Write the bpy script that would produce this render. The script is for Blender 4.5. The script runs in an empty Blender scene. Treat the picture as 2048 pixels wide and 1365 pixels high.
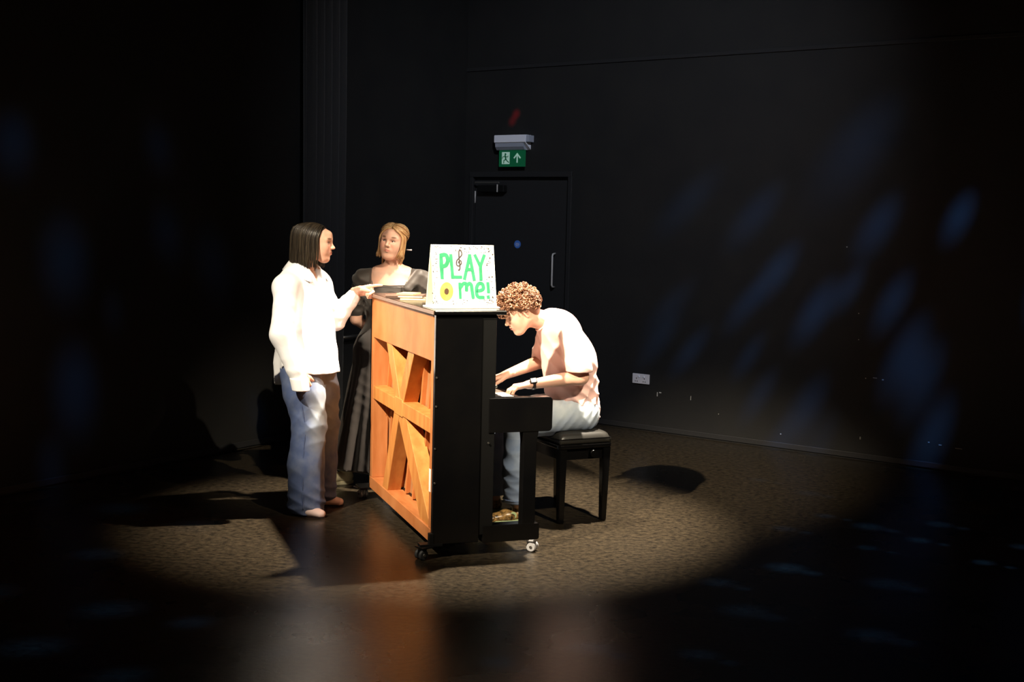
import bpy, bmesh, math, random
import numpy as np
from mathutils import Vector, Matrix, Euler
rnd = random.Random(7)
S = bpy.context.scene
COL = S.collection
R = math.radians

# ------------------------------------------------------------------ camera
cd = bpy.data.cameras.new('camera'); cam = bpy.data.objects.new('camera', cd); COL.objects.link(cam)
cd.sensor_width = 36; cd.lens = 36*2500/2048; cd.clip_start = 0.05; cd.clip_end = 60
cam.matrix_world = Matrix.Translation((0, 0, 1.757)) @ Matrix.Rotation(R(90-5.47), 4, 'X') @ Matrix.Rotation(R(1.385), 4, 'Z')
S.camera = cam
# ------------------------------------------------------------------ world + exposure
W = bpy.data.worlds.new('world'); S.world = W; W.use_nodes = True
W.node_tree.nodes['Background'].inputs[0].default_value = (0.35, 0.42, 0.6, 1)
W.node_tree.nodes['Background'].inputs[1].default_value = 0.02
vs = S.view_settings; vs.view_transform = 'Standard'; vs.look = 'None'; vs.gamma = 1; vs.use_curve_mapping = False
vs.exposure = 0.0
# ------------------------------------------------------------------ stage lamps and added fill spots
def spot(name, loc, target, power, color, angle, blend, radius):
    l = bpy.data.lights.new(name, 'SPOT'); l.energy = power; l.color = color
    l.spot_size = R(angle); l.spot_blend = blend; l.shadow_soft_size = radius
    o = bpy.data.objects.new(name, l); COL.objects.link(o); o.location = loc
    d = Vector(target)-Vector(loc); o.rotation_euler = d.to_track_quat('-Z', 'Y').to_euler()
    return o
key_back = spot('stage_lamp_overhead', (0.78, 7.55, 4.2), (-0.25, 7.30, 0.0), 4300, (1.0, 0.86, 0.68), 46, 0.6, 0.06)
key_front = spot('stage_lamp_front', (-3.45, 2.2, 5.75), (0.12, 7.58, 0.55), 8000, (1.0, 0.85, 0.64), 21.5, 0.85, 0.05)
key_right = spot('stage_lamp_front_right', (3.2, 2.0, 6.2), (-0.08, 7.6, 0.98), 3300, (1.0, 0.86, 0.64), 20, 0.9, 0.05)
wall_wash = spot('added_wash_back_wall', (0.9, 3.0, 6.4), (0.5, 11.0, 1.9), 1500, (0.82, 0.88, 1.0), 40, 1.0, 0.10)  # added cool wash that lifts the exit sign, socket and back wall
fill_cool = spot('added_cool_fill_left', (-5.5, 5.0, 5.0), (-1.15, 7.35, 1.1), 420, (0.62, 0.76, 1.0), 17, 0.8, 0.15)  # added fill that gives the white shirt's back a bluish tint

def gobo(name, loc, target, power, color, blobs, angle):
    """spot lamp with a slide of small holes; each blob is (point it lands on, radius in metres, strength)"""
    o = spot(name, loc, target, power, color, angle, 0.2, 0.004)
    l = o.data; l.use_nodes = True; nt = l.node_tree; n = nt.nodes; k = nt.links
    em = n['Emission']
    tc = n.new('ShaderNodeTexCoord'); sp = n.new('ShaderNodeSeparateXYZ'); k.new(tc.outputs['Normal'], sp.inputs[0])
    ab = n.new('ShaderNodeMath'); ab.operation = 'ABSOLUTE'; k.new(sp.outputs[2], ab.inputs[0])
    cx = n.new('ShaderNodeMath'); cx.operation = 'DIVIDE'; k.new(sp.outputs[0], cx.inputs[0]); k.new(ab.outputs[0], cx.inputs[1])
    cy = n.new('ShaderNodeMath'); cy.operation = 'DIVIDE'; k.new(sp.outputs[1], cy.inputs[0]); k.new(ab.outputs[0], cy.inputs[1])
    cb = n.new('ShaderNodeCombineXYZ'); k.new(cx.outputs[0], cb.inputs[0]); k.new(cy.outputs[0], cb.inputs[1])
    M = Matrix.Translation(loc) @ o.rotation_euler.to_matrix().to_4x4(); Mi = M.inverted()
    last = None
    for (p, r, s) in blobs:
        q = Mi @ Vector(p); u, v = q.x/-q.z, q.y/-q.z; rr = r/q.length
        d = n.new('ShaderNodeVectorMath'); d.operation = 'DISTANCE'; d.inputs[1].default_value = (u, v, 0); k.new(cb.outputs[0], d.inputs[0])
        mr = n.new('ShaderNodeMapRange'); mr.interpolation_type = 'SMOOTHSTEP'
        mr.inputs[1].default_value = rr*1.5; mr.inputs[2].default_value = 0.0; mr.inputs[3].default_value = 0; mr.inputs[4].default_value = s
        k.new(d.outputs['Value'], mr.inputs[0])
        if last is None: last = mr.outputs[0]
        else:
            a = n.new('ShaderNodeMath'); a.operation = 'ADD'; k.new(last, a.inputs[0]); k.new(mr.outputs[0], a.inputs[1]); last = a.outputs[0]
    k.new(last, em.inputs['Strength'])
    return o
# room corner and wall directions (plan view)
CORN = Vector((-0.473, 11.756, 0)); DR = Vector((0.808, -0.589, 0)); DL = Vector((-0.532, -0.847, 0))
NR = Vector((-0.589, -0.808, 0)); NL = Vector((0.847, -0.532, 0))     # normals into the room
def wr(s, z, off=0.0): return CORN + DR*s + NR*off + Vector((0, 0, z))
def wl(s, z, off=0.0): return CORN + DL*s + NL*off + Vector((0, 0, z))
from math import pi

# ------------------------------------------------------------------ materials
def mat(name, base, rough=0.6, metal=0.0, spec=0.5, noise=None, bump=None, emit=None, sheen=0, coat=0, attr=None, sss=0, stretch=None):
    """noise = (scale, colour2, amount); bump = (scale, strength, distance)"""
    m = bpy.data.materials.new(name); m.use_nodes = True; nt = m.node_tree; b = nt.nodes['Principled BSDF']; k = nt.links
    b.inputs['Base Color'].default_value = (*base, 1); b.inputs['Roughness'].default_value = rough
    b.inputs['Metallic'].default_value = metal; b.inputs['Specular IOR Level'].default_value = spec
    if sheen: b.inputs['Sheen Weight'].default_value = sheen
    if coat: b.inputs['Coat Weight'].default_value = coat; b.inputs['Coat Roughness'].default_value = 0.08
    if sss: b.inputs['Subsurface Weight'].default_value = sss; b.inputs['Subsurface Radius'].default_value = (0.012, 0.005, 0.003); b.inputs['Subsurface Scale'].default_value = 1.0
    tc = nt.nodes.new('ShaderNodeTexCoord'); src = tc.outputs['Object']
    if stretch:
        mp = nt.nodes.new('ShaderNodeMapping'); mp.inputs['Scale'].default_value = stretch; k.new(src, mp.inputs[0]); src = mp.outputs[0]
    colsock = None
    if attr:
        at = nt.nodes.new('ShaderNodeAttribute'); at.attribute_name = attr; colsock = at.outputs['Color']
    if noise:
        nz = nt.nodes.new('ShaderNodeTexNoise'); nz.inputs['Scale'].default_value = noise[0]; nz.inputs['Detail'].default_value = 5; k.new(src, nz.inputs['Vector'])
        rp = nt.nodes.new('ShaderNodeMapRange'); rp.inputs[1].default_value = 0.35; rp.inputs[2].default_value = 0.65; rp.inputs[4].default_value = noise[2]
        k.new(nz.outputs[0], rp.inputs[0])
        mx = nt.nodes.new('ShaderNodeMix'); mx.data_type = 'RGBA'; mx.inputs[6].default_value = (*base, 1); mx.inputs[7].default_value = (*noise[1], 1)
        k.new(rp.outputs[0], mx.inputs[0])
        if colsock: k.new(colsock, mx.inputs[6])
        colsock = mx.outputs[2]
    if colsock: k.new(colsock, b.inputs['Base Color'])
    if bump:
        nb = nt.nodes.new('ShaderNodeTexNoise'); nb.inputs['Scale'].default_value = bump[0]; nb.inputs['Detail'].default_value = 6; k.new(src, nb.inputs['Vector'])
        bp = nt.nodes.new('ShaderNodeBump'); bp.inputs['Strength'].default_value = bump[1]; bp.inputs['Distance'].default_value = bump[2]
        k.new(nb.outputs[0], bp.inputs['Height']); k.new(bp.outputs[0], b.inputs['Normal'])
    if emit: b.inputs['Emission Color'].default_value = (*emit[0], 1); b.inputs['Emission Strength'].default_value = emit[1]
    return m

def floor_mat():
    m = bpy.data.materials.new('stage_vinyl'); m.use_nodes = True; nt = m.node_tree; n = nt.nodes; k = nt.links; b = n['Principled BSDF']
    tc = n.new('ShaderNodeTexCoord')
    mp = n.new('ShaderNodeMapping'); mp.inputs['Scale'].default_value = (4.0, 5.5, 1); mp.inputs['Rotation'].default_value = (0, 0, R(12)); k.new(tc.outputs['Object'], mp.inputs[0])
    n1 = n.new('ShaderNodeTexNoise'); n1.inputs['Scale'].default_value = 6.5; n1.inputs['Detail'].default_value = 9; n1.inputs['Roughness'].default_value = 0.72; k.new(mp.outputs[0], n1.inputs['Vector'])
    cr = n.new('ShaderNodeValToRGB'); e = cr.color_ramp.elements
    e[0].position = 0.36; e[0].color = (0.006, 0.005, 0.004, 1); e[1].position = 0.66; e[1].color = (0.048, 0.036, 0.022, 1); k.new(n1.outputs[0], cr.inputs[0])
    # fine pale scuffs
    n2 = n.new('ShaderNodeTexNoise'); n2.inputs['Scale'].default_value = 30; n2.inputs['Detail'].default_value = 8; n2.inputs['Roughness'].default_value = 0.8; k.new(mp.outputs[0], n2.inputs['Vector'])
    r2 = n.new('ShaderNodeMapRange'); r2.inputs[1].default_value = 0.60; r2.inputs[2].default_value = 0.72; r2.inputs[4].default_value = 0.6; k.new(n2.outputs[0], r2.inputs[0])
    mx = n.new('ShaderNodeMix'); mx.data_type = 'RGBA'; k.new(r2.outputs[0], mx.inputs[0]); k.new(cr.outputs[0], mx.inputs[6]); mx.inputs[7].default_value = (0.12, 0.10, 0.075, 1)
    k.new(mx.outputs[2], b.inputs['Base Color'])
    n3 = n.new('ShaderNodeTexNoise'); n3.inputs['Scale'].default_value = 1.7; n3.inputs['Detail'].default_value = 6; k.new(tc.outputs['Object'], n3.inputs['Vector'])
    r3 = n.new('ShaderNodeMapRange'); r3.inputs[3].default_value = 0.20; r3.inputs[4].default_value = 0.36; k.new(n3.outputs[0], r3.inputs[0]); k.new(r3.outputs[0], b.inputs['Roughness'])
    b.inputs['Specular IOR Level'].default_value = 0.30
    bp = n.new('ShaderNodeBump'); bp.inputs['Strength'].default_value = 0.25; bp.inputs['Distance'].default_value = 0.004; k.new(n1.outputs[0], bp.inputs['Height']); k.new(bp.outputs[0], b.inputs['Normal'])
    return m

M = dict(
    floor=floor_mat(),
    wall=mat('black_wall_paint', (0.0075, 0.0075, 0.0079), 0.62, noise=(3, (0.0105, 0.0102, 0.0098), 1), bump=(60, 0.25, 0.002), spec=0.4),
    ceil=mat('black_ceiling', (0.01, 0.01, 0.01), 0.9),
    door=mat('black_door_paint', (0.014, 0.014, 0.015), 0.5, bump=(30, 0.1, 0.001)),
    drape=mat('black_drape', (0.012, 0.012, 0.013), 0.95, sheen=0.15, bump=(200, 0.2, 0.001)),
    black=mat('piano_black', (0.0028, 0.0028, 0.0032), 0.20, spec=0.32, noise=(4, (0.004, 0.0038, 0.0038), 1), bump=(9, 0.05, 0.003)),
    blackmatt=mat('piano_black_matt', (0.003, 0.003, 0.003), 0.5, spec=0.3),
    lid=mat('lid_edge', (0.20, 0.12, 0.085), 0.4, spec=0.5),
    wood=mat('piano_back_wood', (0.43, 0.145, 0.042), 0.55, noise=(4, (0.52, 0.20, 0.068), 1), bump=(24, 0.15, 0.002), stretch=(6, 1.5, 1), spec=0.35),
    wood2=mat('piano_brace_wood', (0.49, 0.18, 0.044), 0.55, noise=(5, (0.60, 0.26, 0.070), 1), bump=(24, 0.15, 0.002), stretch=(4, 4, 1), spec=0.3),
    board=mat('soundboard_spruce', (0.40, 0.21, 0.09), 0.6, noise=(6, (0.33, 0.15, 0.06), 1), stretch=(1, 14, 1.2), spec=0.3),
    rib=mat('rib_wood', (0.48, 0.15, 0.04), 0.6, noise=(6, (0.54, 0.2, 0.06), 1), spec=0.3),
    ivory=mat('white_key_plastic', (0.75, 0.73, 0.68), 0.25),
    ebony=mat('black_key_plastic', (0.01, 0.01, 0.01), 0.3),
    chrome=mat('chrome', (0.85, 0.85, 0.87), 0.3, metal=0.35),
    steel=mat('worn_steel', (0.45, 0.43, 0.40), 0.38, metal=1),
    rubber=mat('grey_rubber', (0.05, 0.052, 0.056), 0.5),
    paper=mat('white_paper', (0.85, 0.84, 0.80), 0.7),
    canvas=mat('canvas_white', (0.86, 0.84, 0.76), 0.8, noise=(30, (0.80, 0.78, 0.66), 0.6), bump=(300, 0.1, 0.0008)),
    canvasback=mat('canvas_back', (0.80, 0.74, 0.52), 0.8, bump=(200, 0.1, 0.0008)),
    green=mat('green_paint', (0.015, 0.27, 0.10), 0.6, noise=(20, (0.03, 0.34, 0.15), 1)),
    yellow=mat('yellow_paint', (0.72, 0.47, 0.06), 0.6, noise=(25, (0.78, 0.55, 0.12), 1)),
    brown=mat('brown_paint', (0.075, 0.032, 0.012), 0.6),
    darkpaint=mat('dark_paint', (0.045, 0.03, 0.03), 0.6),
    brushed=mat('brushed_grey', (0.42, 0.41, 0.40), 0.45),
    signgreen=mat('sign_green', (0.005, 0.12, 0.045), 0.4, emit=((0.005, 0.14, 0.05), 0.12)),
    signwhite=mat('sign_symbol', (0.45, 0.62, 0.52), 0.4, emit=((0.35, 0.6, 0.48), 0.28)),
    lightcase=mat('white_case_plastic', (0.72, 0.74, 0.82), 0.4),
    diffuser=mat('unlit_diffuser', (0.30, 0.33, 0.40), 0.35),
    bluedisc=mat('blue_sign', (0.05, 0.16, 0.55), 0.4),
    socket=mat('socket_metal', (0.85, 0.82, 0.85), 0.35, metal=0.2),
    red=mat('red_plastic', (0.5, 0.01, 0.01), 0.4),
    shirt=mat('white_cotton', (0.80, 0.82, 0.86), 0.85, bump=(350, 0.15, 0.0006), sheen=0.1),
    tee=mat('salmon_tee', (0.90, 0.55, 0.50), 0.9, noise=(7, (0.92, 0.60, 0.53), 1), bump=(350, 0.15, 0.0006), sheen=0.1),
    dress=mat('black_dress_cloth', (0.036, 0.027, 0.022), 0.6, sheen=0.3, bump=(200, 0.15, 0.0008)),
    belt=mat('watch_strap', (0.02, 0.012, 0.012), 0.4),
    eyewhite=mat('eye_white', (0.75, 0.70, 0.66), 0.2),
    iris=mat('iris_brown', (0.03, 0.015, 0.01), 0.15),
    hairbrown=mat('dark_brown_hair', (0.028, 0.019, 0.014), 0.42, spec=0.5),
    hairbrown_s=mat('dark_brown_hair_strand', (0.028, 0.019, 0.014), 0.40, spec=0.5, attr='tint'),
    hairblonde=mat('blonde_hair', (0.30, 0.13, 0.045), 0.42, spec=0.5),
    hairblonde_s=mat('blonde_hair_strand', (0.50, 0.26, 0.10), 0.42, spec=0.5, attr='tint'),
    haircurl=mat('ginger_brown_hair', (0.15, 0.06, 0.028), 0.45, spec=0.45),
    haircurl_s=mat('ginger_brown_curl', (0.33, 0.14, 0.065), 0.45, spec=0.45, attr='tint'),
    seatleather=mat('black_leatherette', (0.02, 0.019, 0.017), 0.36, bump=(90, 0.25, 0.001)),
    bookcream=mat('book_pages', (0.72, 0.64, 0.45), 0.8, stretch=(1, 1, 60), noise=(8, (0.55, 0.46, 0.30), 1)),
    bookbrown=mat('book_cover_brown', (0.09, 0.05, 0.035), 0.5),
    booktan=mat('book_cover_tan', (0.36, 0.24, 0.12), 0.5),
    tape=mat('pale_tape', (0.5, 0.48, 0.44), 0.5),
    shoecream=mat('cream_canvas_shoe', (0.85, 0.78, 0.52), 0.8),
    shoegrey=mat('grey_rubber_toe', (0.33, 0.35, 0.40), 0.5),
    lace=mat('shoe_lace', (0.35, 0.30, 0.22), 0.8),
    pinkshoe=mat('pale_pink_shoe', (0.80, 0.62, 0.60), 0.6),
    pattern=mat('speckled_gold_black', (0.02, 0.012, 0.006), 0.3, noise=(55, (0.62, 0.36, 0.12), 1)),
    mint=mat('pale_mint_rubber', (0.62, 0.78, 0.42), 0.5),
    stick=mat('white_hair_stick', (0.85, 0.82, 0.85), 0.3),
)
def denim(name, dark, light, axis_lo, axis_hi):
    """denim that is faded towards the front of the thigh and shin (wear that belongs to the cloth)"""
    m = bpy.data.materials.new(name); m.use_nodes = True; nt = m.node_tree; n = nt.nodes; k = nt.links; b = n['Principled BSDF']
    at = n.new('ShaderNodeAttribute'); at.attribute_name = 'fade'
    tc = n.new('ShaderNodeTexCoord'); nz = n.new('ShaderNodeTexNoise'); nz.inputs['Scale'].default_value = 14; nz.inputs['Detail'].default_value = 8; k.new(tc.outputs['Object'], nz.inputs['Vector'])
    a = n.new('ShaderNodeMath'); a.operation = 'MULTIPLY_ADD'; a.inputs[1].default_value = 0.7; a.inputs[2].default_value = -0.35; k.new(nz.outputs[0], a.inputs[0])
    s = n.new('ShaderNodeMath'); s.operation = 'ADD'; s.use_clamp = True; k.new(a.outputs[0], s.inputs[0]); k.new(at.outputs['Fac'], s.inputs[1])
    mx = n.new('ShaderNodeMix'); mx.data_type = 'RGBA'; k.new(s.outputs[0], mx.inputs[0]); mx.inputs[6].default_value = (*dark, 1); mx.inputs[7].default_value = (*light, 1)
    k.new(mx.outputs[2], b.inputs['Base Color']); b.inputs['Roughness'].default_value = 0.9
    wv = n.new('ShaderNodeTexNoise'); wv.inputs['Scale'].default_value = 300; k.new(tc.outputs['Object'], wv.inputs['Vector'])
    bp = n.new('ShaderNodeBump'); bp.inputs['Strength'].default_value = 0.2; bp.inputs['Distance'].default_value = 0.001; k.new(wv.outputs[0], bp.inputs['Height']); k.new(bp.outputs[0], b.inputs['Normal'])
    return m
M['jeans'] = denim('blue_denim', (0.070, 0.105, 0.23), (0.31, 0.345, 0.37), 0, 1)
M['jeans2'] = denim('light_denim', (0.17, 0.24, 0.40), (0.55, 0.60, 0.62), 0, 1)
def skin(name): return mat(name, (0.72, 0.42, 0.30), 0.5, attr='tint', sss=0.12, spec=0.35)
M['skin'] = skin('skin')

# ------------------------------------------------------------------ object helpers
def link(name, me, m=None, parent=None, loc=None, rot=None, kind=None, label=None):
    o = bpy.data.objects.new(name, me); COL.objects.link(o)
    if m is not None and me is not None and not me.materials: me.materials.append(m)
    if parent: o.parent = parent
    if loc is not None: o.location = loc
    if rot is not None: o.rotation_euler = rot
    if kind: o['kind'] = kind
    if label: o['label'] = label
    return o
def thing(name, label, cat, loc=(0, 0, 0), rz=0, group=None, rot=None):
    o = bpy.data.objects.new(name, None); COL.objects.link(o); o.empty_display_size = 0.1
    o.location = loc; o.rotation_euler = rot if rot else (0, 0, rz); o['label'] = label; o['category'] = cat
    if group: o['group'] = group
    return o
def tag(o, label, cat, group=None):
    o['label'] = label; o['category'] = cat
    if group: o['group'] = group
    return o
def mesh_of(bm, name='m', smooth=False):
    me = bpy.data.meshes.new(name); bm.normal_update(); bm.to_mesh(me); bm.free()
    if smooth:
        for p in me.polygons: p.use_smooth = True
    return me
def box_bm(x0, x1, y0, y1, z0, z1, bev=0.0, seg=2, bm=None):
    own = bm is None
    b2 = bmesh.new(); r = bmesh.ops.create_cube(b2, size=1)
    for v in b2.verts: v.co = Vector(((x0+x1)/2+v.co.x*(x1-x0), (y0+y1)/2+v.co.y*(y1-y0), (z0+z1)/2+v.co.z*(z1-z0)))
    if bev > 0: bmesh.ops.bevel(b2, geom=b2.edges[:], offset=bev, segments=seg, affect='EDGES', profile=0.5)
    if own: return b2
    tmp = bpy.data.meshes.new('t'); b2.to_mesh(tmp); b2.free(); bm.from_mesh(tmp); bpy.data.meshes.remove(tmp)
    return bm
def box(name, x0, x1, y0, y1, z0, z1, m, parent=None, bev=0.003, **kw):
    return link(name, mesh_of(box_bm(x0, x1, y0, y1, z0, z1, bev), name), m, parent, **kw)
def prism_bm(pts, d0, d1, axis='y', bm=None, bev=0.0):
    """extrude a 2D outline between d0 and d1 along an axis; outline is (x,z) for y, (y,z) for x, (x,y) for z"""
    b = bmesh.new()
    def P(p, d): return {'y': (p[0], d, p[1]), 'x': (d, p[0], p[1]), 'z': (p[0], p[1], d)}[axis]
    a = [b.verts.new(P(p, d0)) for p in pts]; c = [b.verts.new(P(p, d1)) for p in pts]
    n = len(pts); b.faces.new(a); b.faces.new(c[::-1])
    for i in range(n): b.faces.new((a[i], c[i], c[(i+1) % n], a[(i+1) % n]))
    bmesh.ops.recalc_face_normals(b, faces=b.faces[:])
    if bev: bmesh.ops.bevel(b, geom=b.edges[:], offset=bev, segments=2, affect='EDGES', profile=0.5)
    if bm is None: return b
    tmp = bpy.data.meshes.new('t'); b.to_mesh(tmp); b.free(); bm.from_mesh(tmp); bpy.data.meshes.remove(tmp); return bm
def rounded(x0, x1, z0, z1, r, corners=(1, 1, 1, 1), seg=5):
    """outline with rounded corners in order bottom-left, bottom-right, top-right, top-left"""
    out = []
    for (cx, cz, a0, f) in ((x0, z0, 180, corners[0]), (x1, z0, 270, corners[1]), (x1, z1, 0, corners[2]), (x0, z1, 90, corners[3])):
        if not f: out.append((cx, cz)); continue
        ox = cx + (r if cx == x0 else -r); oz = cz + (r if cz == z0 else -r)
        for i in range(seg+1):
            a = R(a0+90*i/seg); out.append((ox+r*math.cos(a), oz+r*math.sin(a)))
    return out
def cyl_bm(p0, p1, r0, r1=None, seg=16, bm=None, caps=True):
    r1 = r0 if r1 is None else r1; own = bm is None; b = bm or bmesh.new()
    p0 = Vector(p0); p1 = Vector(p1); d = (p1-p0).normalized(); u = d.orthogonal().normalized(); v = d.cross(u)
    A = [b.verts.new(p0+(u*math.cos(2*pi*i/seg)+v*math.sin(2*pi*i/seg))*r0) for i in range(seg)]
    B = [b.verts.new(p1+(u*math.cos(2*pi*i/seg)+v*math.sin(2*pi*i/seg))*r1) for i in range(seg)]
    for i in range(seg):
        f = b.faces.new((A[i], A[(i+1) % seg], B[(i+1) % seg], B[i])); f.smooth = True
    if caps: b.faces.new(A[::-1]); b.faces.new(B)
    return b
def tubes(paths, sides=5, closed_caps=True, colors=None):
    """paths: list of (points Nx3, radii N) -> mesh"""
    V = []; F = []; base = 0
    ang = np.arange(sides)*2*np.pi/sides
    for pts, rad in paths:
        pts = np.asarray(pts, float); n = len(pts); rad = np.broadcast_to(np.asarray(rad, float), (n,))
        t = np.gradient(pts, axis=0); t /= np.linalg.norm(t, axis=1)[:, None]+1e-12
        ref = np.array([0, 0, 1.0]) if abs(t[0, 2]) < 0.8 else np.array([1.0, 0, 0])
        u = np.cross(t[0], ref); u /= np.linalg.norm(u)
        for i in range(n):
            u = u-t[i]*np.dot(u, t[i]); u /= np.linalg.norm(u)+1e-12; w = np.cross(t[i], u)
            V.append(pts[i]+rad[i]*(np.cos(ang)[:, None]*u+np.sin(ang)[:, None]*w))
        for i in range(n-1):
            for j in range(sides):
                a = base+i*sides+j; b = base+i*sides+(j+1) % sides
                F.append((a, b, b+sides, a+sides))
        if closed_caps:
            F.append(tuple(base+j for j in range(sides))[::-1]); F.append(tuple(base+(n-1)*sides+j for j in range(sides)))
        base += n*sides
    me = bpy.data.meshes.new('tubes'); me.from_pydata(np.vstack(V).tolist(), [], F)
    me.polygons.foreach_set('use_smooth', [True]*len(me.polygons)); me.update()
    if colors is not None:
        c = np.vstack([np.tile(np.append(np.array(colors[i], float), 1.0), (len(paths[i][0])*sides, 1)) for i in range(len(paths))])
        at = me.color_attributes.new('tint', 'FLOAT_COLOR', 'POINT'); at.data.foreach_set('color', c.astype(np.float32).ravel())
    return me
def shades(n, a, b, seed=0):
    rs = np.random.RandomState(seed); t = rs.rand(n, 1)**1.6; return np.array(a)*(1-t)+np.array(b)*t
def lathe_bm(prof, seg=24, bm=None):
    b = bm or bmesh.new(); rings = []
    for r, z in prof: rings.append([b.verts.new((r*math.cos(2*pi*i/seg), r*math.sin(2*pi*i/seg), z)) for i in range(seg)])
    for a, c in zip(rings, rings[1:]):
        for i in range(seg):
            f = b.faces.new((a[i], a[(i+1) % seg], c[(i+1) % seg], c[i])); f.smooth = True
    b.faces.new(rings[0][::-1]); b.faces.new(rings[-1]); return b

# ------------------------------------------------------------------ implicit surfaces for bodies and clothes
BIG = 9.0
class Frame:
    def __init__(s, t=(0, 0, 0), yaw=0, pitch=0, roll=0, scale=1.0):
        # yaw about z (left), pitch positive = nod forward/down, roll positive = tilt to the left... all in degrees
        m = Matrix.Rotation(R(yaw), 3, 'Z') @ Matrix.Rotation(R(pitch), 3, 'Y') @ Matrix.Rotation(R(roll), 3, 'X')
        s.m = np.array(m); s.t = np.array(t, float); s.s = scale
    def w(s, p): return s.m @ (np.array(p, float)*s.s) + s.t
    def wv(s, P): return (np.asarray(P, float)*s.s) @ s.m.T + s.t
class Prim:
    def __init__(s, kind, frame=None, **k):
        s.kind = kind; s.k = k; s.f = frame
        if kind == 'cone':
            a = np.array(k['a'], float); b = np.array(k['b'], float); c = (a+b)/2; r = np.linalg.norm(a-b)/2+max(k['ra'], k['rb'])*max(1, k.get('sy', 1), k.get('sx', 1))
        elif kind == 'ell': c = np.array(k['c'], float); r = max(k['r'])
        elif kind == 'box': c = np.array(k['c'], float); r = np.linalg.norm(k['h'])+k.get('rd', 0)
        if s.f: c = s.f.w(c); r = r*s.f.s
        s.c = c; s.r = r
    def __call__(s, X, Y, Z):
        k = s.k; sc = 1.0
        if s.f:
            P = [X-s.f.t[0], Y-s.f.t[1], Z-s.f.t[2]]; m = s.f.m; sc = s.f.s
            X, Y, Z = [(m[0, i]*P[0]+m[1, i]*P[1]+m[2, i]*P[2])/sc for i in range(3)]
        if s.kind == 'cone':
            sy = k.get('sy', 1); sx = k.get('sx', 1)
            a = np.array(k['a'], float)/[sx, sy, 1]; b = np.array(k['b'], float)/[sx, sy, 1]
            px, py, pz = X/sx-a[0], Y/sy-a[1], Z-a[2]; d = b-a; L = max(d@d, 1e-9)
            h = np.clip((px*d[0]+py*d[1]+pz*d[2])/L, 0, 1)
            return (np.sqrt((px-d[0]*h)**2+(py-d[1]*h)**2+(pz-d[2]*h)**2)-(k['ra']+(k['rb']-k['ra'])*h))*sc
        if s.kind == 'ell':
            c = k['c']; r = k['r']; x = (X-c[0]); y = (Y-c[1]); z = (Z-c[2])
            k0 = np.sqrt((x/r[0])**2+(y/r[1])**2+(z/r[2])**2); k1 = np.sqrt((x/r[0]**2)**2+(y/r[1]**2)**2+(z/r[2]**2)**2)+1e-6
            return k0*(k0-1)/k1*sc
        if s.kind == 'box':
            c = k['c']; h = k['h']; rd = k.get('rd', 0)
            x = np.abs(X-c[0])-h[0]; y = np.abs(Y-c[1])-h[1]; z = np.abs(Z-c[2])-h[2]
            return (np.sqrt(np.maximum(x, 0)**2+np.maximum(y, 0)**2+np.maximum(z, 0)**2)+np.minimum(np.maximum(x, np.maximum(y, z)), 0)-rd)*sc
def cone(a, b, ra, rb, sy=1, sx=1, f=None): return Prim('cone', f, a=a, b=b, ra=ra, rb=rb, sy=sy, sx=sx)
def ell(c, r, f=None): return Prim('ell', f, c=c, r=r)
def bx(c, h, rd=0, f=None): return Prim('box', f, c=c, h=h, rd=rd)
def chain(pts, rs, k=0.02, f=None, **kw):
    return [('u', cone(pts[i], pts[i+1], rs[i], rs[i+1], f=f, **kw), k) for i in range(len(pts)-1)]

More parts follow.
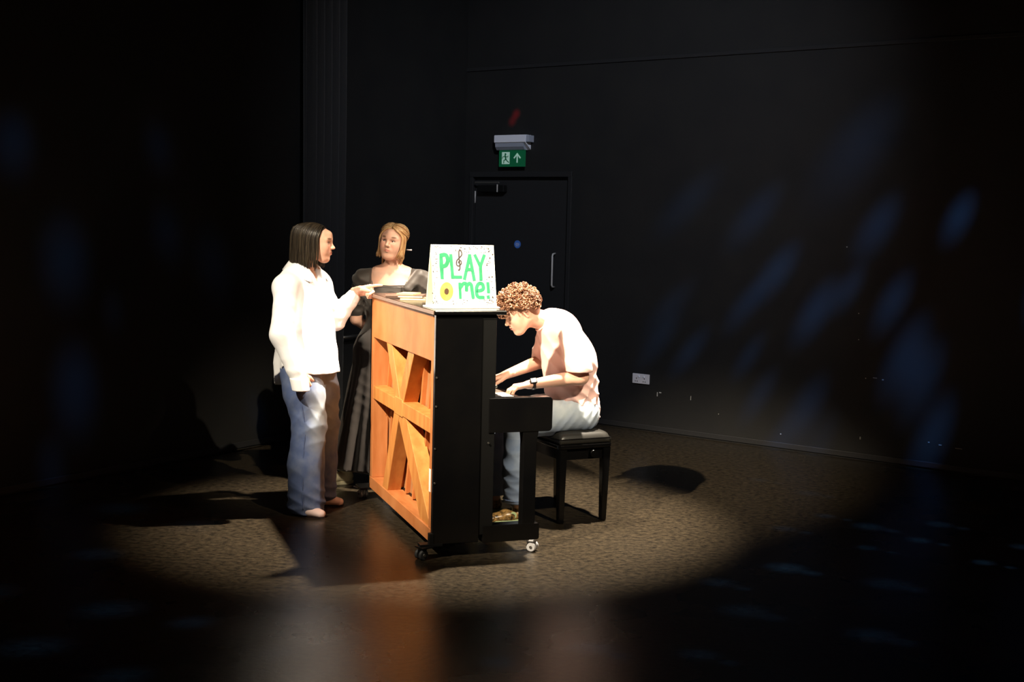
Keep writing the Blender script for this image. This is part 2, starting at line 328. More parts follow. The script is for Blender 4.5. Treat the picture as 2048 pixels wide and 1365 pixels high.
def sdf_mesh(ops, res, disp=None, clip=None, bounds=None, color=None, attr='tint'):
    """ops: ('u'|'s', prim, k). Surface-nets polygonisation."""
    us = [o for o in ops if o[0] == 'u']
    if bounds is None:
        lo = np.min([o[1].c-o[1].r for o in us], 0)-0.02; hi = np.max([o[1].c+o[1].r for o in us], 0)+0.02
    else: lo, hi = np.array(bounds[0], float), np.array(bounds[1], float)
    n = np.ceil((hi-lo)/res).astype(int)+1
    ax = [lo[i]+res*np.arange(n[i]) for i in range(3)]
    D = np.full(n, BIG, np.float32)
    for op, pr, k in ops:
        m = k+3*res+0.02
        sl = []; ok = True
        for i in range(3):
            a = int(np.floor((pr.c[i]-pr.r-m-lo[i])/res)); b = int(np.ceil((pr.c[i]+pr.r+m-lo[i])/res))+1
            a = max(a, 0); b = min(b, n[i])
            if b <= a: ok = False
            sl.append(slice(a, b))
        if not ok: continue
        X, Y, Z = np.meshgrid(ax[0][sl[0]], ax[1][sl[1]], ax[2][sl[2]], indexing='ij', sparse=True)
        d = pr(X, Y, Z).astype(np.float32); E = D[tuple(sl)]
        if op == 'u':
            if k > 0:
                h = np.maximum(k-np.abs(E-d), 0)/k; D[tuple(sl)] = np.minimum(E, d)-h*h*k*0.25
            else: D[tuple(sl)] = np.minimum(E, d)
        else:
            d = -d
            if k > 0:
                h = np.maximum(k-np.abs(E-d), 0)/k; D[tuple(sl)] = np.maximum(E, d)+h*h*k*0.25
            else: D[tuple(sl)] = np.maximum(E, d)
    X, Y, Z = np.meshgrid(*ax, indexing='ij', sparse=True)
    if disp is not None:
        D = D + disp(X, Y, Z).astype(np.float32)
    if clip is not None: D = np.maximum(D, clip(X, Y, Z).astype(np.float32))
    D[0] = D[-1] = BIG; D[:, 0] = D[:, -1] = BIG; D[:, :, 0] = D[:, :, -1] = BIG
    I = D < 0
    cnt = np.zeros(n-1, np.int8)
    offs = [(a, b, c) for a in (0, 1) for b in (0, 1) for c in (0, 1)]
    def sub(A, o): return A[o[0]:A.shape[0]-1+o[0], o[1]:A.shape[1]-1+o[1], o[2]:A.shape[2]-1+o[2]]
    for o in offs: cnt += sub(I, o)
    act = (cnt > 0) & (cnt < 8); idx = np.argwhere(act); N = len(idx)
    vid = np.full(n-1, -1, np.int32); vid[act] = np.arange(N)
    C = np.stack([D[idx[:, 0]+o[0], idx[:, 1]+o[1], idx[:, 2]+o[2]] for o in offs], 1)
    acc = np.zeros((N, 3)); w = np.zeros(N)
    for i, a in enumerate(offs):
        for j, b in enumerate(offs):
            if j <= i or sum(abs(a[q]-b[q]) for q in range(3)) != 1: continue
            da, db = C[:, i], C[:, j]; cr = (da < 0) != (db < 0)
            t = np.where(cr, da/np.where(np.abs(da-db) < 1e-12, 1, da-db), 0)[:, None]
            acc += np.where(cr[:, None], np.array(a)+(np.array(b)-np.array(a))*t, 0); w += cr
    P = lo+(idx+acc/w[:, None])*res
    quads = []
    for axis in range(3):
        e = [0, 0, 0]; e[axis] = 1
        A = I[:n[0]-e[0], :n[1]-e[1], :n[2]-e[2]]; B = I[e[0]:, e[1]:, e[2]:]
        ch = np.argwhere(A != B); o1, o2 = (axis+1) % 3, (axis+2) % 3
        ins = A[ch[:, 0], ch[:, 1], ch[:, 2]]
        good = (ch[:, o1] > 0) & (ch[:, o2] > 0) & (ch[:, o1] < n[o1]-1) & (ch[:, o2] < n[o2]-1) & (ch[:, axis] < n[axis]-1)
        ch = ch[good]; ins = ins[good]
        def cell(d1, d2):
            c = ch.copy(); c[:, o1] += d1; c[:, o2] += d2; return vid[c[:, 0], c[:, 1], c[:, 2]]
        q = np.stack([cell(-1, -1), cell(0, -1), cell(0, 0), cell(-1, 0)], 1)
        q[~ins] = q[~ins][:, ::-1]; quads.append(q)
    Q = np.vstack(quads); Q = Q[(Q >= 0).all(1)]
    # light smoothing pass
    for it in range(1):
        s = np.zeros_like(P); c = np.zeros(N)
        for a, b in ((0, 1), (1, 2), (2, 3), (3, 0)):
            np.add.at(s, Q[:, a], P[Q[:, b]]); np.add.at(s, Q[:, b], P[Q[:, a]]); np.add.at(c, Q[:, a], 1); np.add.at(c, Q[:, b], 1)
        P = P*0.5+0.5*s/np.maximum(c, 1)[:, None]
    return P, Q
def np_mesh(parts, color=None, attr='tint'):
    """parts: list of (P,Q) -> mesh"""
    base = 0; Vs = []; Fs = []
    for P, Q in parts: Vs.append(P); Fs.append(Q+base); base += len(P)
    V = np.vstack(Vs); F = np.vstack(Fs)
    me = bpy.data.meshes.new('surface'); me.vertices.add(len(V)); me.vertices.foreach_set('co', V.astype(np.float32).ravel())
    me.loops.add(F.size); me.loops.foreach_set('vertex_index', F.astype(np.int32).ravel())
    me.polygons.add(len(F)); me.polygons.foreach_set('loop_start', np.arange(0, F.size, 4, dtype=np.int32)); me.polygons.foreach_set('loop_total', np.full(len(F), 4, np.int32))
    me.update(calc_edges=True); me.polygons.foreach_set('use_smooth', np.ones(len(F), bool))
    if color is not None:
        c = color(V); at = me.color_attributes.new(attr, 'FLOAT_COLOR', 'POINT')
        at.data.foreach_set('color', np.hstack([c, np.ones((len(V), 1))]).astype(np.float32).ravel())
    return me
def folds(amp, seed=0, dirs=((0, 0, 1),), freq=40, warp=0.6):
    rs = np.random.RandomState(seed); ph = rs.rand(8)*6.28; freq = freq*1.9; amp = amp*.8
    def f(X, Y, Z):
        wx = warp*np.sin(7*X+5*Y+ph[0])+warp*np.sin(9*Z-6*Y+ph[1]); out = 0
        for i, d in enumerate(dirs):
            out = out+(2*np.abs(np.sin(0.5*(freq*(d[0]*X+d[1]*Y+d[2]*Z)+2.5*wx+ph[2+i])))**0.8-1.2)*(0.55+0.45*np.sin(11*Z+8*X+ph[3+i]))
        return amp*out/len(dirs)
    return f

SKIN = np.array((0.70, 0.40, 0.29))
def head_ops(f, female=True, nose=1.0):
    """head in its own frame: x forward, y left, z up, origin near the middle of the skull base"""
    o = [('u', ell((-0.015, 0, 0.030), (0.096, 0.076, 0.090), f), 0),
         ('u', ell((0.022, 0, -0.020), (0.064, 0.062, 0.085), f), 0.03),
         ('u', ell((0.025, 0, 0.030), (0.058, 0.066, 0.058), f), 0.03),
         ('u', cone((0.062, 0, -0.092), (0.066, 0, -0.096), 0.020, 0.019, f=f), 0.03)]
    for s in (1, -1):
        o += [('u', cone((-0.012, s*0.054, -0.045), (0.050, s*0.020, -0.094), 0.018, 0.017, f=f), 0.03),
              ('u', ell((0.056, s*0.036, -0.024), (0.028, 0.025, 0.028), f), 0.03),
              ('u', cone((0.054, s*0.026, -0.055), (0.050, s*0.018, -0.080), 0.021, 0.019, f=f), 0.03),
              ('u', cone((0.082, s*0.010, 0.030), (0.068, s*0.046, 0.028), 0.009, 0.010, f=f), 0.015)]
    o += [('u', cone((0.078, 0, 0.060), (0.070, 0, 0.030), 0.016, 0.020, f=f), 0.03)]
    for s in (1, -1):
        o += [('s', ell((0.094, s*0.031, 0.008), (0.018, 0.018, 0.013), f), 0.010)]
    o += [('u', cone((0.084, 0, 0.018), (0.107, 0, -0.020), 0.0075, 0.0095*nose, f=f), 0.012),
          ('u', ell((0.106, 0, -0.023), (0.0135, 0.0115, 0.0095), f), 0.006)]
    for s in (1, -1):
        o += [('u', ell((0.093, s*0.011, -0.027), (0.010, 0.0065, 0.0075), f), 0.006),
              ('s', ell((0.098, s*0.0065, -0.0345), (0.005, 0.003, 0.004), f), 0.002)]
    o += [('u', ell((0.079, 0, -0.053), (0.015, 0.028, 0.020), f), 0.015)]
    for s in (1, -1):
        o += [('u', cone((0.0965, s*0.003, -0.0500), (0.079, s*0.025, -0.0555), 0.0048, 0.003, f=f), 0.004),
              ('u', cone((0.0950, s*0.002, -0.0620), (0.079, s*0.023, -0.0575), 0.0054, 0.003, f=f), 0.004)]
        # upper lids
        o += [('u', cone((0.0825, s*0.018, 0.0135), (0.0745, s*0.045, 0.0125), 0.0050, 0.0045, f=f), 0.004),
              ('u', cone((0.0800, s*0.019, 0.0005), (0.0740, s*0.043, 0.0015), 0.0042, 0.0040, f=f), 0.004)]
        # ears
        o += [('u', ell((-0.012, s*0.078, 0.000), (0.017, 0.008, 0.031), f), 0.008),
              ('s', ell((-0.008, s*0.086, 0.003), (0.009, 0.006, 0.019), f), 0.004)]
    return o
def head_color(f, V, base=SKIN, lip=(0.55, 0.16, 0.13), brow=(0.16, 0.08, 0.05), blush=0.25):
    L = ((V-f.t) @ f.m)/f.s; c = np.tile(np.array(base, float), (len(V), 1))
    def blob(cx, cy, cz, rx, ry, rz):
        return np.clip(1.6-1.6*np.sqrt(((L[:, 0]-cx)/rx)**2+((np.abs(L[:, 1])-cy)/ry)**2+((L[:, 2]-cz)/rz)**2), 0, 1)[:, None]
    c = c*(1-blush*blob(0.07, 0.040, -0.022, 0.05, 0.035, 0.035)*np.array([0, 0.6, 0.6]))
    l = blob(0.090, 0.0, -0.056, 0.020, 0.030, 0.0120); c = c*(1-l)+np.array(lip)*l
    ml = blob(0.090, 0.0, -0.0557, 0.018, 0.027, 0.0030); c = c*(1-0.7*ml)+np.array((0.16, 0.03, 0.03))*0.7*ml
    b = np.clip(1.6*blob(0.080, 0.031, 0.0345, 0.025, 0.025, 0.0075), 0, 1); c = c*(1-b*0.95)+np.array(brow)*b*0.95
    e = np.clip(1.5*blob(0.080, 0.031, 0.0115, 0.016, 0.020, 0.0062), 0, 1); c = c*(1-e*0.85)+np.array((0.08, 0.03, 0.025))*e*0.85
    return c
def add_eyes(f, parent, look=(1, 0, 0)):
    for s in (1, -1):
        c = Vector(f.w((0.0700, s*0.031, 0.0065)))
        bm = bmesh.new(); bmesh.ops.create_uvsphere(bm, u_segments=16, v_segments=12, radius=0.0122*f.s)
        e = link('eye', mesh_of(bm, 'eye', True), M['eyewhite'], parent, loc=c)
        d = Vector(f.m @ np.array(look)).normalized()
        bm = bmesh.new(); bmesh.ops.create_uvsphere(bm, u_segments=12, v_segments=8, radius=0.0066*f.s)
        for v in bm.verts: v.co = v.co+d*(0.0072*f.s)
        link('iris', mesh_of(bm, 'iris', True), M['iris'], e)
def hand_ops(f, side, curl=(20, 20, 25, 30), spread=4, thumb=(35, 10), k=0.006):
    """wrist at origin, x towards the fingers, z = back of the hand; side=+1 puts the thumb at +y"""
    o = [('u', cone((-0.03, 0, 0), (0.01, 0, 0), 0.024, 0.025, sy=1.15, f=f), 0)]
    ys = [0.030, 0.010, -0.010, -0.029]; xl = [0.088, 0.092, 0.087, 0.078]; ln = [(0.042, 0.025, 0.020), (0.046, 0.028, 0.021), (0.042, 0.026, 0.020), (0.033, 0.020, 0.018)]
    for i in range(4):
        y = ys[i]*side; o.append(('u', cone((0.0, y*0.55, 0), (xl[i], y, 0.002), 0.015, 0.0115, f=f), 0.014))
        p = np.array([xl[i], y, 0.0]); a = 0; yaw = R((1.5-i)*spread*side)
        for j, L in enumerate(ln[i]):
            a += R(curl[i]*(0.8, 1.1, 0.8)[j]); d = np.array([math.cos(a)*math.cos(yaw), math.cos(a)*math.sin(yaw), -math.sin(a)])
            q = p+d*L; r0 = (0.0100, 0.0090, 0.0082)[j]; r1 = (0.0090, 0.0082, 0.0070)[j]
            o.append(('u', cone(p, q, r0, r1, f=f), 0.004 if j else 0.008)); p = q
    p = np.array([0.018, side*0.022, -0.006]); a = R(thumb[0])*side; dz = -math.sin(R(thumb[1]))
    for j, (L, r0, r1) in enumerate(((0.040, 0.015, 0.0125), (0.032, 0.0115, 0.0100), (0.026, 0.0100, 0.0080))):
        d = np.array([math.cos(a), math.sin(a), dz]); q = p+d/np.linalg.norm(d)*L
        o.append(('u', cone(p, q, r0, r1, f=f), 0.010 if j == 0 else 0.004)); p = q; a *= 0.65
    return o
def frame_dir(origin, xdir, up):
    x = Vector(xdir).normalized(); z = Vector(up); z = (z-x*z.dot(x)).normalized(); y = z.cross(x)
    f = Frame(origin); f.m = np.array(((x.x, y.x, z.x), (x.y, y.y, z.y), (x.z, y.z, z.z))); return f
def fade_attr(me, fn):
    n = len(me.vertices); co = np.empty(n*3, np.float32); me.vertices.foreach_get('co', co); co = co.reshape(-1, 3)
    a = me.attributes.new('fade', 'FLOAT', 'POINT'); a.data.foreach_set('value', np.clip(fn(co), 0, 1).astype(np.float32))
# ================================================================== structure
AR = math.atan2(DR.y, DR.x); AL = math.atan2(DL.y, DL.x)
def on_right(name, bm, m, parent=None, **kw):
    return link(name, mesh_of(bm, name), m, parent, loc=None if parent else CORN, rot=None if parent else (0, 0, AR), **kw)
def on_left(name, bm, m, parent=None, **kw):
    return link(name, mesh_of(bm, name), m, parent, loc=None if parent else CORN, rot=None if parent else (0, 0, AL), **kw)
A_ = CORN+DL*16; B_ = CORN+DR*11; C_ = A_+B_-CORN
fl = link('floor', mesh_of(prism_bm([(p.x, p.y) for p in (CORN-DL*.3-DR*.3, A_+DL*.3-DR*.3, C_+DL*.3+DR*.3, B_-DL*.3+DR*.3)], -0.2, 0.0, 'z'), 'floor'), M['floor'], kind='structure')
ce = link('ceiling', mesh_of(prism_bm([(p.x, p.y) for p in (CORN-DL*.3-DR*.3, A_+DL*.3-DR*.3, C_+DL*.3+DR*.3, B_-DL*.3+DR*.3)], 6.6, 6.8, 'z'), 'ceiling'), M['ceil'], kind='structure')
# the right-hand wall has a doorway (local: x along the wall, -y into the room)
DS0, DS1, DH = 0.06, 1.20, 2.20
bm = bmesh.new()
for (a, b, z0, z1) in ((-0.2, DS0, 0, 6.6), (DS1, 11, 0, 6.6), (DS0, DS1, DH, 6.6)): box_bm(a, b, 0, 0.2, z0, z1, bm=bm)
on_right('wall_right', bm, M['wall'], kind='structure')
on_left('wall_left', box_bm(-0.2, 16, -0.2, 0, 0, 6.6), M['wall'], kind='structure')
link('wall_front', mesh_of(prism_bm([(p.x, p.y) for p in (A_, C_, C_+DL*.2, A_+DL*.2)], 0, 6.6, 'z')), M['wall'], kind='structure')
link('wall_near', mesh_of(prism_bm([(p.x, p.y) for p in (B_, B_+DR*.2, C_+DR*.2, C_)], 0, 6.6, 'z')), M['wall'], kind='structure')
on_right('baseboard_right', box_bm(DS1+0.06, 11, -0.012, 0, 0.012, 0.055, 0.003), M['door'], kind='structure')
on_left('baseboard_left', box_bm(0.05, 16, 0, 0.012, 0.012, 0.055, 0.003), M['door'], kind='structure')
on_right('trim_1', box_bm(0.0, 11, -0.010, 0, 3.125, 3.155, 0.002), M['door'], kind='structure')
# small chips and staples that catch the light on the right wall
bm = bmesh.new()
for (s, z, w, h) in ((2.12, 0.31, .006, .035), (2.14, 0.34, .02, .008), (2.44, 0.31, .004, .035), (3.9, .16, .008, .02), (4.05, .63, .012, .008), (3.92, .63, .006, .006), (3.98, .64, .03, .004), (3.72, 1.62, .008, .008), (3.85, .92, .006, .006),
                     (4.5, .19, .02, .005), (4.62, .18, .05, .005), (4.42, .2, .012, .005), (3.84, 1.12, .006, .006), (2.7, .22, .005, .005), (3.25, .12, .008, .006)):
    box_bm(s, s+w, -0.003, 0.0, z, z+h, bm=bm)
on_right('paint_chip', bm, M['tape'], bpy.data.objects['wall_right'], kind='stuff')
# door
dr = on_right('door_1', box_bm(DS0+0.045, DS1-0.045, 0.03, 0.075, 0.012, DH-0.045, 0.003), M['door'], kind='structure')
bm = bmesh.new()
box_bm(DS0, DS0+0.042, -0.012, 0.12, 0, DH, 0.003, bm=bm); box_bm(DS1-0.042, DS1, -0.012, 0.12, 0, DH, 0.003, bm=bm); box_bm(DS0, DS1, -0.014, 0.12, DH-0.042, DH+0.004, 0.003, bm=bm)
on_right('door_frame', bm, M['door'], dr)
hp = [(1.02, 0.028, 1.18), (1.02, -0.01, 1.185), (1.02, -0.018, 1.20), (1.02, -0.018, 1.33), (1.02, -0.018, 1.46), (1.02, -0.01, 1.475), (1.02, 0.028, 1.48)]
link('pull_handle', tubes([(hp, 0.0085)], 10), M['brushed'], dr, label='slim upright steel pull handle')
cl = on_right('door_closer', box_bm(0.17, 0.47, -0.03, 0.028, 2.02, 2.085, 0.006), M['blackmatt'], dr)
on_right('closer_arm', box_bm(0.14, 0.42, -0.035, -0.02, 2.10, 2.115, 0.002), M['steel'], cl)
on_right('closer_end', box_bm(0.395, 0.405, -0.036, -0.028, 2.02, 2.09, 0.001), M['brushed'], cl)
for z in (0.25, 1.1, 1.92):
    on_right('hinge', cyl_bm((0.103, -0.006+0.03, z), (0.103, -0.006+0.03, z+0.11), 0.007, seg=10), M['brushed'], dr)
dsc = on_right('door_disc', cyl_bm((0.60, 0.030, 1.55), (0.60, 0.026, 1.55), 0.036, seg=28), M['bluedisc'], dr, label='round blue notice disc')
bm = bmesh.new()
for i, (z, w) in enumerate(((1.560, .018), (1.548, .022), (1.536, .016))): box_bm(0.60-w, 0.60+w, 0.0250, 0.0262, z-.002, z+.002, bm=bm)
on_right('disc_text_line', bm, M['socket'], dsc)

# emergency exit sign on the wall over the door
ex = thing('exit_sign', 'green emergency exit sign hanging from its white light case above the door', 'exit sign', CORN+Vector((0, 0, 0)), AR)
bm = prism_bm([(0, 2.40), (0, 2.53), (-0.085, 2.53), (-0.092, 2.525), (-0.092, 2.465), (-0.085, 2.46)], 0.398, 0.742, 'x'); link('light_case', mesh_of(bm), M['lightcase'], ex)
bm = prism_bm([(-0.005, 2.398), (-0.083, 2.459), (-0.078, 2.425), (-0.055, 2.398)], 0.402, 0.715, 'x'); link('diffuser', mesh_of(bm), M['diffuser'], ex)
box('end_cap', 0.742, 0.775, -0.08, -0.0, 2.465, 2.525, M['diffuser'], ex)
pn = box('sign_panel', 0.425, 0.720, -0.050, -0.044, 2.248, 2.398, M['signgreen'], ex, 0.001)
def sign_poly(pts, y0=-0.0520, y1=-0.0500, bm=None): return prism_bm(pts, y0, y1, 'y', bm=bm)
bm = bmesh.new()
sx, sz = 0.460, 2.272
sign_poly([(sx, sz), (sx+.086, sz), (sx+.086, sz+.108), (sx, sz+.108)], bm=bm)
link('door_symbol', mesh_of(bm), M['signwhite'], pn)
bm = bmesh.new()
def limb(a, b, w):
    a = Vector((a[0], a[1])); b = Vector((b[0], b[1])); d = (b-a).normalized()*w/2; q = Vector((-d.y, d.x))
    sign_poly([tuple(a+q-d), tuple(a-q-d), tuple(b-q+d), tuple(b+q+d)], -0.0535, -0.0520, bm=bm)
hx, hz = sx+.040, sz+.088
sign_poly([(hx+.010*math.cos(i*pi/5), hz+.010*math.sin(i*pi/5)) for i in range(10)], -0.0535, -0.0520, bm=bm)
limb((hx-.003, hz-.016), (hx+.006, hz-.046), .014); limb((hx-.004, hz-.018), (hx-.026, hz-.022), .006); limb((hx-.026, hz-.022), (hx-.034, hz-.036), .006)
limb((hx, hz-.018), (hx+.020, hz-.026), .006); limb((hx+.020, hz-.026), (hx+.030, hz-.016), .006)
limb((hx+.004, hz-.046), (hx-.016, hz-.056), .008); limb((hx-.016, hz-.056), (hx-.018, hz-.078), .008)
limb((hx+.008, hz-.046), (hx+.022, hz-.062), .008); limb((hx+.022, hz-.062), (hx+.038, hz-.072), .008)
link('running_figure', mesh_of(bm), M['signgreen'], pn)
bm = bmesh.new(); ax = 0.632
limb((ax, sz+.018), (ax, sz+.088), .013); limb((ax-.032, sz+.056), (ax, sz+.090), .013); limb((ax+.032, sz+.056), (ax, sz+.090), .013)
link('up_arrow', mesh_of(bm), M['signwhite'], pn)

# double wall socket
so = thing('wall_socket', 'double metal wall socket on the black wall right of the pianist', 'socket', CORN, AR)
fp = box('face_plate', 1.880, 2.045, -0.012, 0, 0.403, 0.487, M['socket'], so, 0.003)
for dx in (0.0, 0.078):
    box('switch', 1.936+dx*0.6, 1.946+dx*0.6+.006, -0.018, -0.011, 0.458, 0.472, M['lightcase'], so, 0.001)
    bm = bmesh.new()
    for (a, b, w, h) in ((.040, .442, .006, .010), (.030, .420, .010, .005), (.050, .420, .010, .005)):
        box_bm(1.880+a-w/2+dx, 1.880+a+w/2+dx, -0.0135, -0.0115, b, b+h, bm=bm)
    link('socket_outlet', mesh_of(bm), M['blackmatt'], so)
# metal bar on the left wall, black drape by the corner, strip of tape at the foot of the wall
gb = thing('grab_bar', 'short horizontal metal bar fixed to the dark left wall', 'bar', CORN, AL)
link('rail', tubes([([(1.60, 0.05, 0.775), (1.72, 0.05, 0.775), (1.84, 0.05, 0.775)], 0.013)], 10), M['steel'], gb)
for s in (1.62, 1.82): link('bracket', mesh_of(cyl_bm((s, 0, 0.775), (s, 0.05, 0.775), 0.011, seg=10)), M['steel'], gb)
dp = thing('stage_drape', 'tall black pleated drape hanging at the corner behind the two women', 'curtain', CORN, AL)
NX, NZ = 130, 24; pts = []; F = []
for j in range(NZ+1):
    z = 0.03+5.6*j/NZ
    for i in range(NX+1):
        s = 1.93+0.44*i/NX; ph = i/NX*2*pi*5
        pts.append((s+0.006*math.sin(ph*2+z), 0.13+0.045*math.sin(ph+0.35*math.sin(z*0.9)), z))
for j in range(NZ):
    for i in range(NX): a = j*(NX+1)+i; F.append((a, a+1, a+NX+2, a+NX+1))
me = bpy.data.meshes.new('cloth'); me.from_pydata(pts, [], F); me.polygons.foreach_set('use_smooth', [True]*len(F))
cl_ = link('cloth', me, M['drape'], dp); sm = cl_.modifiers.new('s', 'SOLIDIFY'); sm.thickness = 0.004
box('curtain_track', 1.85, 2.45, 0.11, 0.15, 5.63, 5.67, M['blackmatt'], dp)
tp = thing('floor_tape', 'pale strip of tape on the floor along the left wall', 'tape', CORN, AL)
bm = bmesh.new(); vs_ = []
for i, (s, w) in enumerate(((2.52, .004), (2.65, .006), (2.8, .008), (2.9, .016), (3.0, .030), (3.08, .032), (3.14, .006))):
    vs_.append((bm.verts.new((s, 0.03+0.01*math.sin(i), 0.0022)), bm.verts.new((s, 0.03+w+0.01*math.sin(i), 0.0022))))
for a, b in zip(vs_, vs_[1:]): bm.faces.new((a[0], b[0], b[1], a[1]))
bmesh.ops.solidify(bm, geom=bm.faces[:], thickness=0.002)
link('tape_strip', mesh_of(bm), M['tape'], tp)

# blue light broken up by gobo slides, and one small red fleck over the exit sign
def wall_blob(s, z, r, st): return (wr(s, z), r*.92, st*1.35)
RBL = [(2.35,1.95,.17,.35),(2.95,1.85,.15,.5),(3.75,2.35,.26,.22),(3.95,1.78,.14,.55),(4.55,1.86,.11,.6),(3.15,1.40,.13,.95),(2.90,1.13,.11,.7),(2.20,1.05,.13,.45),(2.12,.78,.11,.55),(2.42,.72,.10,.75),
       (3.50,1.12,.13,1.0),(3.75,1.30,.10,.6),(2.95,.72,.09,.6),(4.10,1.22,.12,.7),(3.05,.40,.10,.7),(3.42,.28,.14,.9),(4.22,.82,.15,.8),(4.35,.66,.14,.7),(4.45,.25,.14,.8),(3.20,.02,.10,.5),(3.55,.05,.12,.4),(5.2,1.4,.15,.7),(5.5,.7,.15,.7)]
blobs = [wall_blob(*b) for b in RBL]
for (x, y, r, st) in ((1.45, 6.35, .10, .9), (1.62, 7.2, .07, .5), (1.95, 7.55, .06, .5), (2.15, 7.3, .09, .6), (2.55, 6.55, .06, .7), (2.35, 7.0, .07, .6), (2.6, 7.4, .08, .5), (2.0, 6.8, .06, .5), (1.05, 6.05, .09, .4), (1.1, 5.6, .12, .3), (1.9, 6.1, .12, .3), (2.9, 6.9, .07, .5),
                      (0.35, 5.05, .10, .6), (-0.02, 4.85, .08, .5), (1.75, 8.6, .06, .5), (2.0, 8.2, .08, .4), (2.6, 5.7, .1, .4), (1.6, 5.3, .12, .3), (0.8, 5.0, .09, .3)):
    blobs.append(((x, y, 0), r, st*.55)); blobs.append(((x+.11, y-.09, 0), r*.55, st*.35))
gobo('gobo_lamp_blue_right', (3.35, 6.0, 6.2), (1.9, 8.0, 0.8), 3600, (0.10, 0.36, 1.0), blobs, 110)
LB = [(4.41,.60,.19,.9),(4.48,1.44,.20,.55),(4.84,2.15,.16,.35),(3.63,1.61,.16,.25),(3.2,1.4,.2,.2),(4.6,.13,.12,.5),(5.3,.9,.15,.5),(3.7,2.2,.15,.2),(2.75,.25,.12,.35),(4.1,1.1,.1,.2),(5.6,2.0,.2,.3)]
blobs = [(wl(s, z), r, st) for (s, z, r, st) in LB]
for (x, y, r, st) in ((-1.75, 5.4, .14, .5), (-1.35, 5.25, .1, .5), (-2.1, 6.3, .12, .5), (-1.75, 6.9, .14, .4), (-2.3, 7.3, .14, .3), (-1.9, 4.9, .14, .5), (-1.45, 4.6, .12, .4), (-0.9, 4.9, .1, .35), (-2.4, 5.6, .14, .4), (-0.75, 5.5, .1, .3)):
    blobs.append(((x, y, 0), r, st))
gobo('gobo_lamp_blue_left', (0.5, 5.5, 6.2), (-2.2, 7.0, 0.8), 1300, (0.10, 0.38, 1.0), blobs, 110)
gobo('gobo_lamp_red', tuple(wr(1.6, 4.0, 2.6)), wr(0.55, 2.69), 900, (1.0, 0.02, 0.03), [(wr(0.57, 2.72), .040, 1.0), (wr(0.53, 2.66), .040, .8)], 30)
# ================================================================== piano
TH = 0.341; OX, OY = -0.393, 6.352
U_ = Vector((math.cos(TH), math.sin(TH), 0)); V_ = Vector((-math.sin(TH), math.cos(TH), 0)); O_ = Vector((OX, OY, 0))
def pw(u, v, z=0): return O_+U_*u+V_*v+Vector((0, 0, z))
L_ = 1.46; H_ = 1.295
pn_ = thing('upright_piano', 'black upright piano on casters with its braced orange wood back showing', 'piano', O_, TH)
def PB(name, *a, m='black', bev=0.003, **kw): return box(name, *a, M[m], pn_, bev, **kw)
for y0 in (0.0, L_-0.035):
    bm = prism_bm([(0.004, .075), (.256, .075), (.256, 1.272), (0.004, 1.272)], y0, y0+.035, 'y', bev=.003); link('side_panel', mesh_of(bm), M['black'], pn_)
    i0 = y0+.006 if y0 == 0 else y0
    PB('front_stile', .256, .335, i0, i0+.029, .11, 1.272, m='blackmatt')
# back frame in wood
TP = box('top_back_panel', 0.002, .030, .035, L_-.035, 1.028, 1.270, M['wood'], pn_, .003)
PB('bottom_rail', .0, .105, .035, L_-.035, .080, .152, m='wood')
PB('middle_rail', .004, .095, .035, L_-.035, .648, .728, m='wood2')
PB('back_post', .002, .100, .035, .072, .152, 1.03, m='wood'); PB('back_post', .002, .100, 1.372, L_-.035, .152, 1.03, m='wood')
def brace(p, q, w, z0):
    (y0, a), (y1, b) = p, q
    bm = prism_bm([(y0-w/2, a), (y0+w/2, a), (y1+w/2, b), (y1-w/2, b)], z0, z0+.085, 'x', bev=.003); link('brace', mesh_of(bm), M['wood2'], pn_)
brace((.785, .726), (1.00, 1.032), .125, .007); brace((.715, .726), (.50, 1.032), .125, .009)
brace((.79, .65), (1.05, .150), .12, .006); brace((.70, .65), (.16, .150), .20, .010)
bm = prism_bm([(.66, .640), (.84, .640), (.86, .690), (.83, .74), (.67, .74), (.64, .69)], .0035, .05, 'x', bev=.003); link('brace_block', mesh_of(bm), M['wood2'], pn_)
PB('soundboard', .108, .118, .035, L_-.035, .16, 1.25, m='board', bev=.001)
for i in range(9):
    c = .12+i*.155
    bm = prism_bm([(c+.262, .16), (c+.29, .16), (c+.016, 1.24), (c-.012, 1.24)], .084, .108, 'x')
    # keep each rib inside the case
    bmesh.ops.bisect_plane(bm, geom=bm.verts[:]+bm.edges[:]+bm.faces[:], plane_co=(0, L_-.037, 0), plane_no=(0, 1, 0), clear_outer=True)
    link('soundboard_rib', mesh_of(bm), M['rib'], pn_)
box('paper_label', .0, .0018, .037, .068, .345, .465, M['paper'], pn_, .0003, label='small white paper label')
lid = box('lid', -.010, .383, -.014, L_+.014, 1.272, 1.295, M['black'], pn_, .005)
box('lid_back_edge', -.0135, -.0095, -.010, L_+.010, 1.274, 1.293, M['lid'], lid, .001)
box('front_top_panel', .285, .325, .035, L_-.035, .93, 1.268, M['black'], pn_, .004)
bm = prism_bm([(.325, .955), (.345, .955), (.372, 1.10), (.358, 1.105)], .33, 1.13, 'y', bev=.002); md = link('music_desk', mesh_of(bm), M['black'], pn_)
for y in (.40, 1.06): link('desk_hinge', tubes([([(.345, y, 1.01), (.372, y, 1.03), (.398, y, 1.045)], .0045)], 6), M['steel'], md)
fb = PB('fallboard', .325, .350, .056, L_-.056, .80, .950, m='black')
for y in (.10, 1.36): link('fallboard_knob', mesh_of(cyl_bm((.350, y, .885), (.374, y, .885), .009, .007, 12)), M['steel'], fb)
PB('keybed', .30, .640, .03, L_-.03, .662, .745, m='black'); PB('key_slip', .622, .652, .055, L_-.055, .665, .768, m='black')
